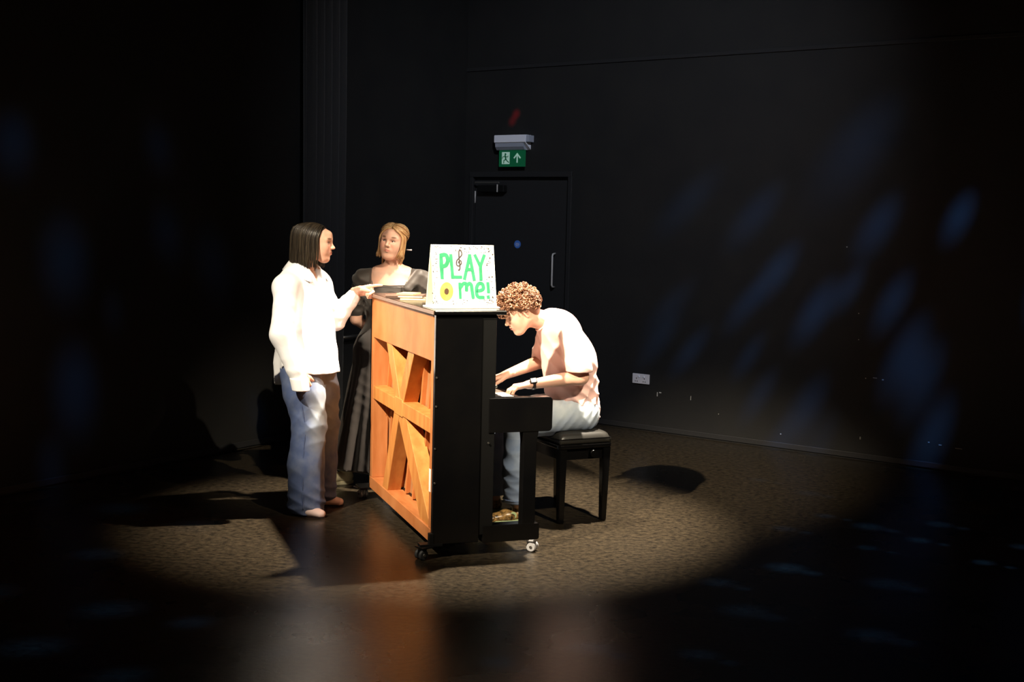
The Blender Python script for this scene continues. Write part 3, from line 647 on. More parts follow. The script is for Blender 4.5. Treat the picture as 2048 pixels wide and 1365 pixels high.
PB('lower_panel', .270, .300, .035, L_-.035, .165, .66, m='black'); PB('bottom_board', .10, .300, .035, L_-.035, .085, .165, m='blackmatt')
for y0 in (0.0, L_-.055):
    bm = prism_bm(rounded(.300, .656, .652, .836, .022, (0, 1, 1, 0)), y0, y0+.055, 'y', bev=.003); link('key_cheek', mesh_of(bm), M['black'], pn_)
    bm = prism_bm([(.492, .655), (.582, .655), (.572, .60), (.572, .155), (.498, .155), (.498, .60)], y0+.003, y0+.062, 'y', bev=.003); link('front_leg', mesh_of(bm), M['black'], pn_)
    bm = prism_bm(rounded(.28, .597, .068, .158, .012, (0, 1, 1, 0)), y0, y0+.070, 'y', bev=.002); link('toe_block', mesh_of(bm), M['black'], pn_)
PB('key_block', .36, .622, .055, .117, .745, .790, m='black'); PB('key_block', .36, .622, L_-.117, L_-.055, .745, .800, m='black')
kw_ = (L_-.236)/52; kme = None; bme = None; pat = [1, 1, 0, 1, 1, 1, 0]
for i in range(52):
    y = .118+i*kw_
    if kme is None: kme = mesh_of(box_bm(.360, .618, .0006, kw_-.0006, .745, .768, .0012, 1)); kme.materials.append(M['ivory'])
    link('white_key', kme, None, pn_, loc=(0, y, 0))
    if pat[(i+5) % 7] and i < 51:
        if bme is None: bme = mesh_of(prism_bm([(.360, .768), (.530, .768), (.520, .781), (.360, .781)], -.006, .006, 'y')); bme.materials.append(M['ebony'])
        link('black_key', bme, None, pn_, loc=(0, y+kw_, 0))
for i, y in enumerate((.66, .73, .80)):
    link('pedal', tubes([([(.29, y, .13), (.36, y, .125), (.42, y, .110), (.455, y, .107)], [.010, .012, .018, .014])], 8), M['steel'], pn_)
for (u, z) in ((.012, .95), (.012, .80), (.010, .58), (.30, .60), (.012, .40)):
    link('screw', mesh_of(cyl_bm((u, -.0035, z), (u, .002, z), .005, seg=10)), M['steel'], pn_)
PB('corner_bracket', -.012, .012, -.004, .030, .072, .135, m='blackmatt')
def caster(u, v, ang, hub, lab=None):
    m = Matrix.Rotation(ang, 3, 'Z')
    def Q(p): q = m @ Vector(p); return (q.x+u, q.y+v, q.z)
    b = bmesh.new(); box_bm(-.035, .035, -.035, .035, .060, .068, .001, bm=b); cyl_bm((0, 0, .045), (0, 0, .062), .014, seg=12, bm=b)
    box_bm(-.012, .038, -.006, .006, .022, .055, .002, bm=b)
    for vv in b.verts: vv.co = Q(vv.co)
    c = link('caster', mesh_of(b), M['chrome'] if hub else M['blackmatt'], pn_, label=lab)
    for s in (-1, 1):
        w = cyl_bm((.018, s*.008, .027), (.018, s*.027, .027), .027, seg=22)
        bmesh.ops.bevel(w, geom=[e for e in w.edges if len(e.link_faces) == 2 and not (e.link_faces[0].smooth and e.link_faces[1].smooth)], offset=.004, segments=2, affect='EDGES')
        for vv in w.verts: vv.co = Q(vv.co)
        wo = link('wheel', mesh_of(w), M['chrome'] if hub else M['rubber'], c)
        h = cyl_bm((.018, s*.026, .027), (.018, s*.031, .027), .008, seg=12)
        for vv in h.verts: vv.co = Q(vv.co)
        link('axle_cap', mesh_of(h), M['steel'], c)
PB('caster_mount', -.06, .06, -.005, .05, .066, .080, m='blackmatt', bev=.001)
PB('caster_mount', -.06, .06, L_-.05, L_+.09, .066, .080, m='blackmatt', bev=.001)
caster(-.034, .012, R(200), False); caster(-.032, L_+.055, R(-70), True, 'twin wheel chrome caster at the far corner'); caster(.555, .035, R(-40), True, 'bright chrome caster under the front leg'); caster(.555, L_-.035, R(30), True)

# -------- painted tent sign on the lid
sgn = thing('tent_sign', 'white folded canvas sign on the piano reading PLAY me in green paint', 'sign', pw(.030, .135, 1.305), TH+R(3))
SW, SHH = .352, .322; LEAN = math.atan2(.065, SHH)
fb_m = Matrix.Rotation(-LEAN, 4, 'X')                   # front board leans back (+y)
def board(name, m, mt, th):
    b = box_bm(0, SW, 0, th, 0, SHH/math.cos(LEAN), .002); b.transform(mt); return link(name, mesh_of(b), M[m], sgn)
front = board('front_canvas', 'canvas', fb_m, .012)
back = board('back_canvas', 'canvasback', Matrix.Translation((0, .140, 0)) @ Matrix.Rotation(LEAN, 4, 'X') @ Matrix.Translation((0, -.012, 0)), .012)
box('ridge_tape', 0.001, SW-.001, .066, .074, SHH-.008, SHH-.001, M['canvas'], sgn, .001)
def ab(x, y):
    """photo crop units -> position on the board face"""
    t = (y-185)/965; xl = 345+55*t; xr = 1257+80*t
    return ((x-xl)/(xr-xl)*SW, (1-t)*SHH/math.cos(LEAN))
def ribbon(name, strokes, w, m, z=0.0006, parent=front):
    bm = bmesh.new()
    for st in strokes:
        z += .0004
        P = [Vector(ab(*p)) for p in st]
        # smooth polyline
        Q = []
        for i in range(len(P)-1):
            p0 = P[max(i-1, 0)]; p1 = P[i]; p2 = P[i+1]; p3 = P[min(i+2, len(P)-1)]
            for j in range(5 if len(P) > 3 else 1):
                t = j/5; Q.append(0.5*((2*p1)+(p2-p0)*t+(2*p0-5*p1+4*p2-p3)*t*t+(3*p1-p0-3*p2+p3)*t**3) if len(P) > 3 else p1)
        Q.append(P[-1])
        ww = w; n = len(Q); Lf = []; Rt = []
        for i, q in enumerate(Q):
            d = (Q[min(i+1, n-1)]-Q[max(i-1, 0)]).normalized(); nn = Vector((-d.y, d.x))
            ext = d*(-ww*.3 if i == 0 else ww*.3 if i == n-1 else 0); k_ = .8 if i in (0, n-1) else 1
            Lf.append(q+nn*ww/2*k_+ext); Rt.append(q-nn*ww/2*k_+ext)
        lv = [bm.verts.new(fb_m @ Vector((p.x, -z, p.y))) for p in Lf]; rv = [bm.verts.new(fb_m @ Vector((p.x, -z, p.y))) for p in Rt]
        lb = [bm.verts.new(fb_m @ Vector((p.x, .0004, p.y))) for p in Lf]; rb = [bm.verts.new(fb_m @ Vector((p.x, .0004, p.y))) for p in Rt]
        for i in range(n-1):
            bm.faces.new((lv[i], lv[i+1], rv[i+1], rv[i])); bm.faces.new((lv[i], lb[i], lb[i+1], lv[i+1])); bm.faces.new((rv[i+1], rb[i+1], rb[i], rv[i]))
    return link(name, mesh_of(bm), M[m], parent)
LW = .0215
ribbon('painted_letter', [[(488, 345), (498, 520), (512, 705)], [(490, 350), (560, 350), (588, 430), (562, 505), (505, 530)]], LW, 'green')
ribbon('painted_letter', [[(630, 350), (665, 700)], [(665, 690), (785, 690)]], LW, 'green')
ribbon('painted_letter', [[(905, 350), (840, 715)], [(905, 350), (982, 730)], [(865, 570), (945, 570)]], LW, 'green')
ribbon('painted_letter', [[(985, 350), (1068, 520)], [(1118, 350), (1068, 520)], [(1068, 510), (1083, 725)]], LW, 'green')
ribbon('painted_letter', [[(770, 790), (785, 1015)], [(785, 850), (820, 795), (860, 790), (870, 850), (872, 900)], [(870, 840), (905, 790), (940, 810), (955, 900), (975, 1015)]], LW*.85, 'green')
ribbon('painted_letter', [[(1030, 905), (1080, 900), (1122, 870), (1108, 800), (1060, 790), (1025, 840), (1022, 930), (1050, 1000), (1130, 1008)]], LW*.9, 'green')
ribbon('painted_letter', [[(1188, 785), (1203, 925)], [(1200, 995), (1204, 1012)]], LW, 'green')
ribbon('treble_clef', [[(762, 262), (785, 300), (788, 345), (755, 390), (722, 430), (715, 480), (728, 512), (755, 515), (785, 480), (778, 435), (752, 440), (745, 470)], [(760, 262), (745, 300), (752, 400), (766, 520), (762, 575), (745, 580)]], .0062, 'darkpaint')
bm = bmesh.new()
def disc(cx, cy, rx, ry, z, bm, n=28):
    f_ = [bm.verts.new(fb_m @ Vector((*(lambda p: (p[0], -z, p[1]))(ab(cx+rx*math.cos(2*pi*i/n), cy+ry*math.sin(2*pi*i/n))),))) for i in range(n)]
    b_ = [bm.verts.new(fb_m @ Vector((*(lambda p: (p[0], .0004, p[1]))(ab(cx+rx*math.cos(2*pi*i/n), cy+ry*math.sin(2*pi*i/n))),))) for i in range(n)]
    bm.faces.new(f_)
    for i in range(n): bm.faces.new((f_[i], b_[i], b_[(i+1) % n], f_[(i+1) % n]))
disc(580, 915, 98, 145, .0006, bm); yd = link('yellow_record', mesh_of(bm), M['yellow'], front)
bm = bmesh.new(); disc(580, 915, 34, 50, .0012, bm); link('record_centre', mesh_of(bm), M['brown'], yd)
bm = bmesh.new(); r2 = random.Random(3)
for i in range(150):
    e = r2.random(); side = r2.randrange(4)
    if side == 0: x, y = r2.uniform(370, 1240), r2.uniform(205, 310)
    elif side == 1: x, y = r2.uniform(400, 1300), r2.uniform(1045, 1125)
    elif side == 2: x, y = r2.uniform(375, 440), r2.uniform(210, 1120)
    else: x, y = r2.uniform(1150, 1300), r2.uniform(230, 1120)
    if side == 3 and x > 1240+60*(y-230)/900: continue
    if side == 3 and 760 < y < 1040 and x < 1240: continue
    disc(x, y, r2.uniform(5, 9), r2.uniform(5, 10), .0005, bm, 6)
link('painted_speckle', mesh_of(bm), M['darkpaint'], front, kind='stuff')
bm = bmesh.new()
for (x, y) in ((1185, 285), (1205, 385), (1245, 330), (1205, 690), (1250, 685), (1165, 500), (1270, 1010), (755, 580), (1225, 1050)): disc(x, y, 11, 13, .0008, bm, 10)
link('painted_note', mesh_of(bm), M['darkpaint'], front)
ribbon('note_stem', [[(1178, 290), (1215, 255)], [(1255, 1000), (1295, 1030)], [(1150, 478), (1185, 470)]], .0028, 'darkpaint')
box_ = tag(link('white_card', mesh_of(box_bm(0, .372, 0, .175, 0, .0075, .001)), M['paper'], loc=pw(.022, .118, 1.2955), rot=(0, 0, TH+R(3))), 'flat white card lying under the painted tent sign', 'card')

# -------- books on the lid
def book(label, x, y, z, w, d, h, rz, cover, group='books on the piano lid'):
    t = thing('book', label, 'book', (x, y, z), rz, group)
    box('page_block', -w/2+.002, w/2-.003, -d/2+.002, d/2-.002, .0015, h-.0015, M['bookcream'], t, .0008)
    b = bmesh.new(); box_bm(-w/2, w/2, -d/2, d/2, 0, .0015, bm=b); box_bm(-w/2, w/2, -d/2, d/2, h-.0015, h, bm=b); box_bm(w/2-.002, w/2, -d/2, d/2, 0, h, bm=b)
    link('cover', mesh_of(b), M[cover], t)
book('cream paged paperback at the bottom of the small stack', -.575, 7.19, 1.2955, .150, .20, .014, R(4), 'booktan')
book('cream paged paperback in the middle of the small stack', -.580, 7.19, 1.3097, .145, .19, .014, R(-3), 'bookbrown')
book('thin tan book on top of the small stack', -.602, 7.20, 1.3239, .105, .17, .008, R(-9), 'booktan')
nbk = thing('book', 'thin dark brown book lying flat beyond the small stack', 'book', (-.700, 7.345, 1.2955), R(6), 'books on the piano lid')
box('page_block', -.048, .048, -.068, .068, .001, .009, M['bookcream'], nbk, .0005); b = bmesh.new(); box_bm(-.05, .05, -.07, .07, .009, .0115, bm=b); box_bm(-.05, .05, -.07, -.067, 0, .0115, bm=b); link('cover', mesh_of(b), M['bookbrown'], nbk)

# -------- stool
stl = thing('piano_stool', 'black four legged piano stool with padded leatherette seat under the pianist', 'stool', pw(1.050, .862), TH+R(6.6))
for sx_ in (-1, 1):
    for sy_ in (-1, 1):
        b = bmesh.new(); r = bmesh.ops.create_cube(b, size=1)
        for v in b.verts:
            t = v.co.z+.5; w = .034+.016*t; v.co = Vector((sx_*(.146-.003*(1-t))+v.co.x*w, sy_*(.290-.003*(1-t))+v.co.y*w, .445*t))
        bmesh.ops.bevel(b, geom=b.edges[:], offset=.003, segments=2, affect='EDGES'); link('leg', mesh_of(b), M['black'], stl)
b = bmesh.new()
for s in (-1, 1):
    box_bm(-.150, .150, s*.290-.010, s*.290+.010, .375, .445, .002, bm=b); box_bm(s*.146-.010, s*.146+.010, -.29, .29, .375, .445, .002, bm=b)
link('apron', mesh_of(b), M['black'], stl)
link('seat_board', mesh_of(prism_bm([(x, y) for x, y in rounded(-.180, .180, -.322, .322, .03, seg=6)], .445, .468, 'z', bev=.004)), M['black'], stl)
b = bmesh.new(); NXs, NYs = 22, 34; gr = {}
for (zf, top) in ((0, False), (1, True)):
    for i in range(NXs+1):
        for j in range(NYs+1):
            x = -1+2*i/NXs; y = -1+2*j/NYs; e = max(0, 1-abs(x)**7)*max(0, 1-abs(y)**9)
            X = .172*x*(1-.012*y*y); Y = .315*y
            sit = .010*math.exp(-((X-.02)/.12)**2-(Y/.17)**2)
            gr[(zf, i, j)] = b.verts.new((X, Y, (.500+.040*e**.35-sit) if top else (.470)))
for i in range(NXs):
    for j in range(NYs):
        b.faces.new((gr[1, i, j], gr[1, i+1, j], gr[1, i+1, j+1], gr[1, i, j+1])); b.faces.new((gr[0, i, j+1], gr[0, i+1, j+1], gr[0, i+1, j], gr[0, i, j]))
for i in range(NXs):
    b.faces.new((gr[0, i, 0], gr[0, i+1, 0], gr[1, i+1, 0], gr[1, i, 0])); b.faces.new((gr[1, i, NYs], gr[1, i+1, NYs], gr[0, i+1, NYs], gr[0, i, NYs]))
for j in range(NYs):
    b.faces.new((gr[1, 0, j], gr[1, 0, j+1], gr[0, 0, j+1], gr[0, 0, j])); b.faces.new((gr[0, NXs, j], gr[0, NXs, j+1], gr[1, NXs, j+1], gr[1, NXs, j]))
bmesh.ops.recalc_face_normals(b, faces=b.faces[:]); sc_ = link('seat_cushion', mesh_of(b, smooth=True), M['seatleather'], stl)
pts = [(x, y, .500) for x, y in rounded(-.172, .172, -.315, .315, .012, seg=3)]; pts.append(pts[0])
link('piping', tubes([(pts, .0035)], 6), M['black'], sc_)
for s in (-1, 1): link('height_knob', mesh_of(cyl_bm((0.05, s*.300, .41), (0.05, s*.335, .41), .022, seg=18)), M['black'], stl)
# ================================================================== people
def strands(paths, radius, tip=0.35, ca=(0,0,0), cb=(1,1,1), seed=1):
    out = []
    for p in paths:
        n = len(p); t = np.linspace(0, 1, n); r = radius*(1-(1-tip)*t**2); r[0] *= 0.7; out.append((p, r))
    return tubes(out, 4, colors=shades(len(out), ca, cb, seed))
def shoe(name, parent, loc, yaw, L=.26, col='shoecream', toe='shoegrey', sole='shoecream', lace='lace', label=None, h=.085):
    """low canvas shoe; local x towards the toe, origin under the heel"""
    s = link(name, None, None, parent, loc=loc, rot=(0, 0, yaw)) if False else None
    P = [('u', cone((.045, 0, .055), (.055, 0, h+.02), .034, .036), 0), ('u', cone((.045, 0, .045), (L*.55, 0, .045), .036, .038, sy=.98), .02), ('u', cone((L*.5, 0, .042), (L-.045, 0, .034), .036, .029, sy=1.25), .02)]
    me = np_mesh([sdf_mesh(P, .005, clip=lambda X, Y, Z: np.maximum(.010-Z, Z-(h+.02)))])
    o = link(name, me, M[col], parent, loc=loc, rot=(0, 0, yaw), label=label)
    pts = []
    for i in range(28):
        a = 2*pi*i/28; x = L/2+(L/2-.002)*math.cos(a); w = (.036 if x < L*.4 else .044)*(1-.12*(x < .03)); pts.append((x, w*math.copysign(abs(math.sin(a))**.75, math.sin(a))))
    link('sole', mesh_of(prism_bm(pts, 0.0, .024, 'z', bev=.003)), M[sole], o)
    tc_ = sdf_mesh([('u', ell((L-.034, 0, .032), (.036, .040, .030)), 0)], .004, clip=lambda X, Y, Z: np.maximum(.02-Z, (L-.058)-X))
    link('toe_cap', np_mesh([tc_]), M[toe], o)
    ls = []
    for i in range(4):
        x = L*.40+i*.019; z = .088-.008*i; ls.append(([(x, -.026, z-.012), (x+.006, -.012, z), (x+.010, .012, z), (x+.012, .026, z-.012)], .0028))
    link('lace', tubes(ls, 5), M[lace], o)
    return o

# ------------------------------------------------------------------ woman in the white shirt (facing +x)
def woman_shirt():
    root = thing('person', 'woman in oversized white shirt and blue jeans pointing at the piano lid', 'person', (-1.200, 7.388, 0), 0)
    HF = Frame((0.036, -0.010, 1.600), yaw=-3, pitch=2, scale=.93)
    T = Frame((-0.035, 0, 0), yaw=-26)
    # ---- body
    head = head_ops(HF)
    neck = [('u', cone((-0.012, -.005, 1.56), (-0.038, -.002, 1.43), .050, .054), .02), ('u', cone((-.05, 0, 1.43), (-.045, 0, 1.36), .06, .09, sy=1.5), .03)]
    Hm = sdf_mesh(head+neck, .0028, bounds=((-.16, -.15, 1.40), (.19, .15, 1.75)))
    rw = (.012, -.262, .80)
    body = neck+[('u', cone((-.005, 0, 1.35), (0, 0, 1.12), .088, .090, sy=1.4, f=T), .03), ('u', cone((0, 0, 1.12), (0, 0, .92), .09, .12, sy=1.25, f=T), .03),
                 ('u', cone((-.03, 0, .92), (-.04, -.08, .80), .12, .10), .04), ('u', cone((-.03, 0, .92), (-.01, .09, .80), .12, .10), .04)]
    body += chain([(-.035, -.09, .84), (.015, -.10, .50), (.0, -.10, .10)], (.085, .055, .035), .03)+chain([(.01, .10, .84), (.06, .12, .50), (.055, .12, .10)], (.085, .055, .035), .03)
    body += chain([(-.10, -.165, 1.36), (-.108, -.258, 1.10), (.000, -.255, .85)], (.05, .042, .030), .02)
    lw = (.245, .310, 1.305)
    body += chain([(-.01, .17, 1.37), (.10, .31, 1.13), lw], (.05, .042, .027), .02)
    Bm = sdf_mesh(body, .008, bounds=((-.3, -.36, .06), (.30, .40, 1.45)))
    # left hand points with the index finger, the others folded
    hf = frame_dir(lw, (.90, -.28, .10), (-.15, .9, .45))
    LH = sdf_mesh(hand_ops(hf, -1, curl=(6, 70, 80, 86), thumb=(8, 35)), .0026)
    hf2 = frame_dir((-.006, -.255, .845), (.16, .72, -1), (.5, -1, -.3))
    RH = sdf_mesh(hand_ops(hf2, 1, curl=(35, 40, 45, 45)), .0032)
    def col(V):
        c = np.tile(SKIN, (len(V), 1)); h = (V[:, 2] > 1.44) & (np.abs(V[:, 1]) < .12) & (np.abs(V[:, 0]) < .2); c[h] = head_color(HF, V[h]); return c
    body_o = link('body', np_mesh([Hm, Bm, LH, RH], col), M['skin'], root)
    add_eyes(HF, body_o, (.95, .1, -.1))
    # ---- shirt
    sh = [('u', cone((0, 0, 1.36), (.005, 0, 1.10), .118, .155, sy=1.36, f=T), 0), ('u', cone((.005, 0, 1.12), (.034, 0, .70), .155, .202, sy=1.12, f=T), .04),
          ('u', cone((-.02, -.10, 1.405), (-.015, -.185, 1.345), .055, .066, f=T), .05), ('u', cone((-.02, .10, 1.405), (-.015, .185, 1.345), .055, .066, f=T), .05),
          ('u', cone((0, -.03, 1.43), (0, .03, 1.43), .060, .060, f=T), .05)]
    sh += [('u', cone((-.105, -.185, 1.35), (-.115, -.268, 1.08), .072, .068), .04), ('u', cone((-.115, -.268, 1.08), (-.035, -.268, .88), .068, .056), .03),
           ('u', cone((-.035, -.268, .88), (-.008, -.265, .80), .052, .046), .01)]
    sh += [('u', cone((.01, .17, 1.36), (.10, .31, 1.13), .072, .070), .05), ('u', cone((.10, .31, 1.13), (.185, .313, 1.235), .068, .052), .03), ('u', cone((.185, .313, 1.235), (.215, .314, 1.272), .050, .042), .01)]
    sh += [('s', cone((.03, 0, 1.50), (.140, 0, 1.365), .060, .028, f=T), .010), ('s', cone((.005, 0, 1.40), (.01, 0, 1.56), .060, .066, f=T), .01)]
    f1 = folds(.016, 3, ((.6, .8, .25), (.9, -.4, .15)), 34, .8); f2 = folds(.006, 9, ((.1, .1, 1.0), (-.2, .5, .9)), 46, .8)
    def disp(X, Y, Z):
        slv = 1/(1+np.exp(-((np.abs(Y+.02)-.22)/.02))); drape = np.clip((1.32-Z)/.4, 0.1, 1)
        fl = .006*np.sin(9*np.arctan2(Y, X+.035)+3*Z)*np.clip((1.15-Z)/.35, 0, 1)
        return (f1(X, Y, Z)*drape+fl)*(1-slv)+f2(X, Y, Z)*slv
    def clip(X, Y, Z):
        a = np.arctan2(Y, X+.035)-R(-26); c = np.cos(a); hem = .890-.135*np.clip(-c*1.15, 0, 1)**.8-.050*np.clip(c*1.2, 0, 1)**.9
        slv = (Y < -.225) & (X > -.14); hem = np.where(slv & (Z < .93), .755, hem)
        arm = (Z-(hem+0*X))
        return -arm
    # right cuff is kept by building the sleeve separately below the hem
    S1 = sdf_mesh(sh[:5]+sh[5:]+[], .0065, disp=disp, clip=lambda X, Y, Z: np.where((Y < -.234) & (X > -.068-0*Z) & (X < .052) & (Z < .95), .745-Z, clip(X, Y, Z)), bounds=((-.34, -.36, .72), (.30, .42, 1.52)))
    so_ = link('shirt', np_mesh([S1]), M['shirt'], root)
    # collar, placket, cuffs, buttons
    V = []; F = []; n = 40
    for i in range(n+1):
        t = i/n; a = R(34)+t*R(292); c = math.cos(a); s_ = math.sin(a); back = (1-c)/2
        ctr = np.array((-.035+.0, 0, 0)); A2 = a+R(-26)
        def pt(r, z, rx=1.0): return (ctr[0]+r*rx*math.cos(A2), r*1.08*math.sin(A2), z)
        ztop = 1.448+.045*back; r0 = .064+.024*back; fr_ = (1-back)**3; V += [pt(r0-.004, 1.425+.02*back), pt(r0, ztop), pt(r0+.007, ztop+.001), pt(r0+.042+.040*fr_, ztop-.046-.038*fr_), pt(r0+.039+.040*fr_, ztop-.049-.038*fr_)]
    for i in range(n):
        for j in range(4): a = i*5+j; F.append((a, a+1, a+6, a+5))
    me = bpy.data.meshes.new('collar'); me.from_pydata(V, [], F); me.polygons.foreach_set('use_smooth', [True]*len(F))
    co = link('collar', me, M['shirt'], so_); sd = co.modifiers.new('s', 'SOLIDIFY'); sd.thickness = .003; sd.offset = 0
    cuff = [('u', cone((-.020, -.267, .845), (-.006, -.265, .765), .054, .050), 0)]
    cf = link('cuff', np_mesh([sdf_mesh(cuff, .005, clip=lambda X, Y, Z: np.maximum(.757-Z, Z-.835))]), M['shirt'], so_)
    d_ = np.array((.235, .315, 1.298))-np.array((.185, .313, 1.235)); d_ /= np.linalg.norm(d_); c0 = np.array((.185, .313, 1.235))
    cuff = [('u', cone(tuple(c0+d_*.02), tuple(c0+d_*.07), .049, .042), 0)]
    link('cuff', np_mesh([sdf_mesh(cuff, .005, clip=lambda X, Y, Z: np.maximum(.022-((X-c0[0])*d_[0]+(Y-c0[1])*d_[1]+(Z-c0[2])*d_[2]), ((X-c0[0])*d_[0]+(Y-c0[1])*d_[1]+(Z-c0[2])*d_[2])-.068))]), M['shirt'], so_)
    # ---- jeans
    j = [('u', cone((.005, 0, .95), (.005, 0, .90), .122, .132, sy=1.15, f=T), 0)]
    j += chain([(-.05, -.085, .86), (-.015, -.095, .72), (.018, -.10, .54), (.000, -.105, .30), (.005, -.105, .06)], (.118, .118, .100, .104, .112), .03)
    j += chain([(.015, .095, .86), (.05, .11, .70), (.075, .13, .50), (.060, .13, .28), (.055, .13, .08)], (.125, .110, .085, .088, .095), .03)
    g1 = folds(.008, 21, ((.5, .3, .8), (-.6, .3, .7)), 44, .9); g2 = folds(.024, 5, ((.35, .2, .9), (-.4, -.3, .8)), 52, .7)
    def jd(X, Y, Z):
        low = np.clip((.22-Z)/.2, 0, 1); kn = np.exp(-((Z-.52)/.12)**2)
        return g1(X, Y, Z)*(.55+.5*kn)+g2(X, Y, Z)*low
    def jclip(X, Y, Z): return np.maximum((.012+.10*np.clip(X-.03, 0, .2)+.018*np.clip(np.where(Y > .02, 1.0, 0), 0, 1))-Z, Z-.97)
    J = sdf_mesh(j, .0065, disp=jd, clip=jclip)
    jm = np_mesh([J])
    fade_attr(jm, lambda c: .62*np.exp(-((c[:, 0]-.10-.0*c[:, 2])/.055)**2)*(np.exp(-((c[:, 2]-.62)/.26)**2))+.22*np.exp(-((c[:, 2]-.62)/.22)**2)*np.clip(c[:, 0]*20, 0, 1)+.05)
    jo = link('jeans', jm, M['jeans'], root)
    sm_ = [([(-.055, -.222, .86), (-.020, -.218, .72), (.012, -.202, .54), (-.002, -.211, .30), (.004, -.218, .05)], .0022)]
    pp = []; base = np.array(sm_[0][0]); zz = np.linspace(.86, .05, 60)
    for z in zz: pp.append((np.interp(z, base[::-1, 2], base[::-1, 0]), np.interp(z, base[::-1, 2], base[::-1, 1])+.001, z))
    link('side_seam', tubes([(pp, .0028)], 5), M['jeans'], jo)
    # ---- feet in pale flat shoes
    for (x, y, yw) in ((-.055, -.125, R(-24)), (-.005, .145, R(-6))):
        P = [('u', cone((.03, 0, .030), (.10, 0, .034), .030, .033, sy=1.05), 0), ('u', cone((.10, 0, .034), (.175, .0, .022), .033, .024, sy=1.45), .02), ('u', cone((.045, 0, .04), (.04, 0, .11), .033, .036), .02)]
        sm2 = sdf_mesh(P, .004, clip=lambda X, Y, Z: np.maximum(.006-Z, Z-.10)); f_ = link('flat_shoe', np_mesh([sm2]), M['pinkshoe'], root, loc=(x, y, 0), rot=(0, 0, yw))
        pts = [(.10+.100*math.cos(2*pi*i/26), .038*math.copysign(abs(math.sin(2*pi*i/26))**.8, math.sin(2*pi*i/26))) for i in range(26)]
        link('sole', mesh_of(prism_bm(pts, 0, .010, 'z')), M['belt'], f_)
    # ---- bobbed hair
    P = [('u', ell((-.020, 0, .034), (.102, .084, .092), HF), 0), ('u', ell((-.070, 0, -.03), (.078, .080, .105), HF), .03),
         ('s', ell((.115, 0, -.045), (.100, .120, .115), HF), .01)]
    base_h = np_mesh([sdf_mesh(P, .005)])
    ho = link('hair', base_h, M['hairbrown'], root)
    rs = np.random.RandomState(4); paths = []
    for i in range(900):
        side = rs.choice((-1, 1)); q = rs.rand(); rx = .075-.125*q; az = (62+118*q**.8+rs.uniform(-7, 7)); n = 12; pts = []
        thick = rs.uniform(0, .022)*(.4+.6*q)+.030*max(0, q-.25); zend = -.150+rs.uniform(-.012, .010)+.008*math.cos(R(az))
        for t in np.linspace(0, 1, n):
            if t < .55:
                u = t/.55; th = R(92)*u; d = np.array((rx/.104*(1-u)**1.3+math.sin(th)*math.cos(R(az)), side*math.sin(th)*math.sin(R(az)), math.cos(th))); d /= np.linalg.norm(d)
                p = np.array((-.020, 0, .036))+d*(np.array((.104, .087, .090))+thick*min(1, u*1.5)); last = p
            else:
                u = (t-.55)/.45; p = np.array((last[0]+(-.004*u+.010*u*u)*(1 if az > 110 else .5), last[1]*(1-.06*u*u), last[2]+(zend-last[2])*u))
                p[:2] += .003*np.array((math.sin(i*1.3+u*5), math.cos(i*2.1+u*4)))*u
            pts.append(HF.w(p))
        paths.append(np.array(pts))
    link('hair_strand', strands(paths, .0028, .35, (.010,.007,.005), (.062,.047,.030), 2), M['hairbrown_s'], ho, kind='stuff')
    return root
woman_shirt()

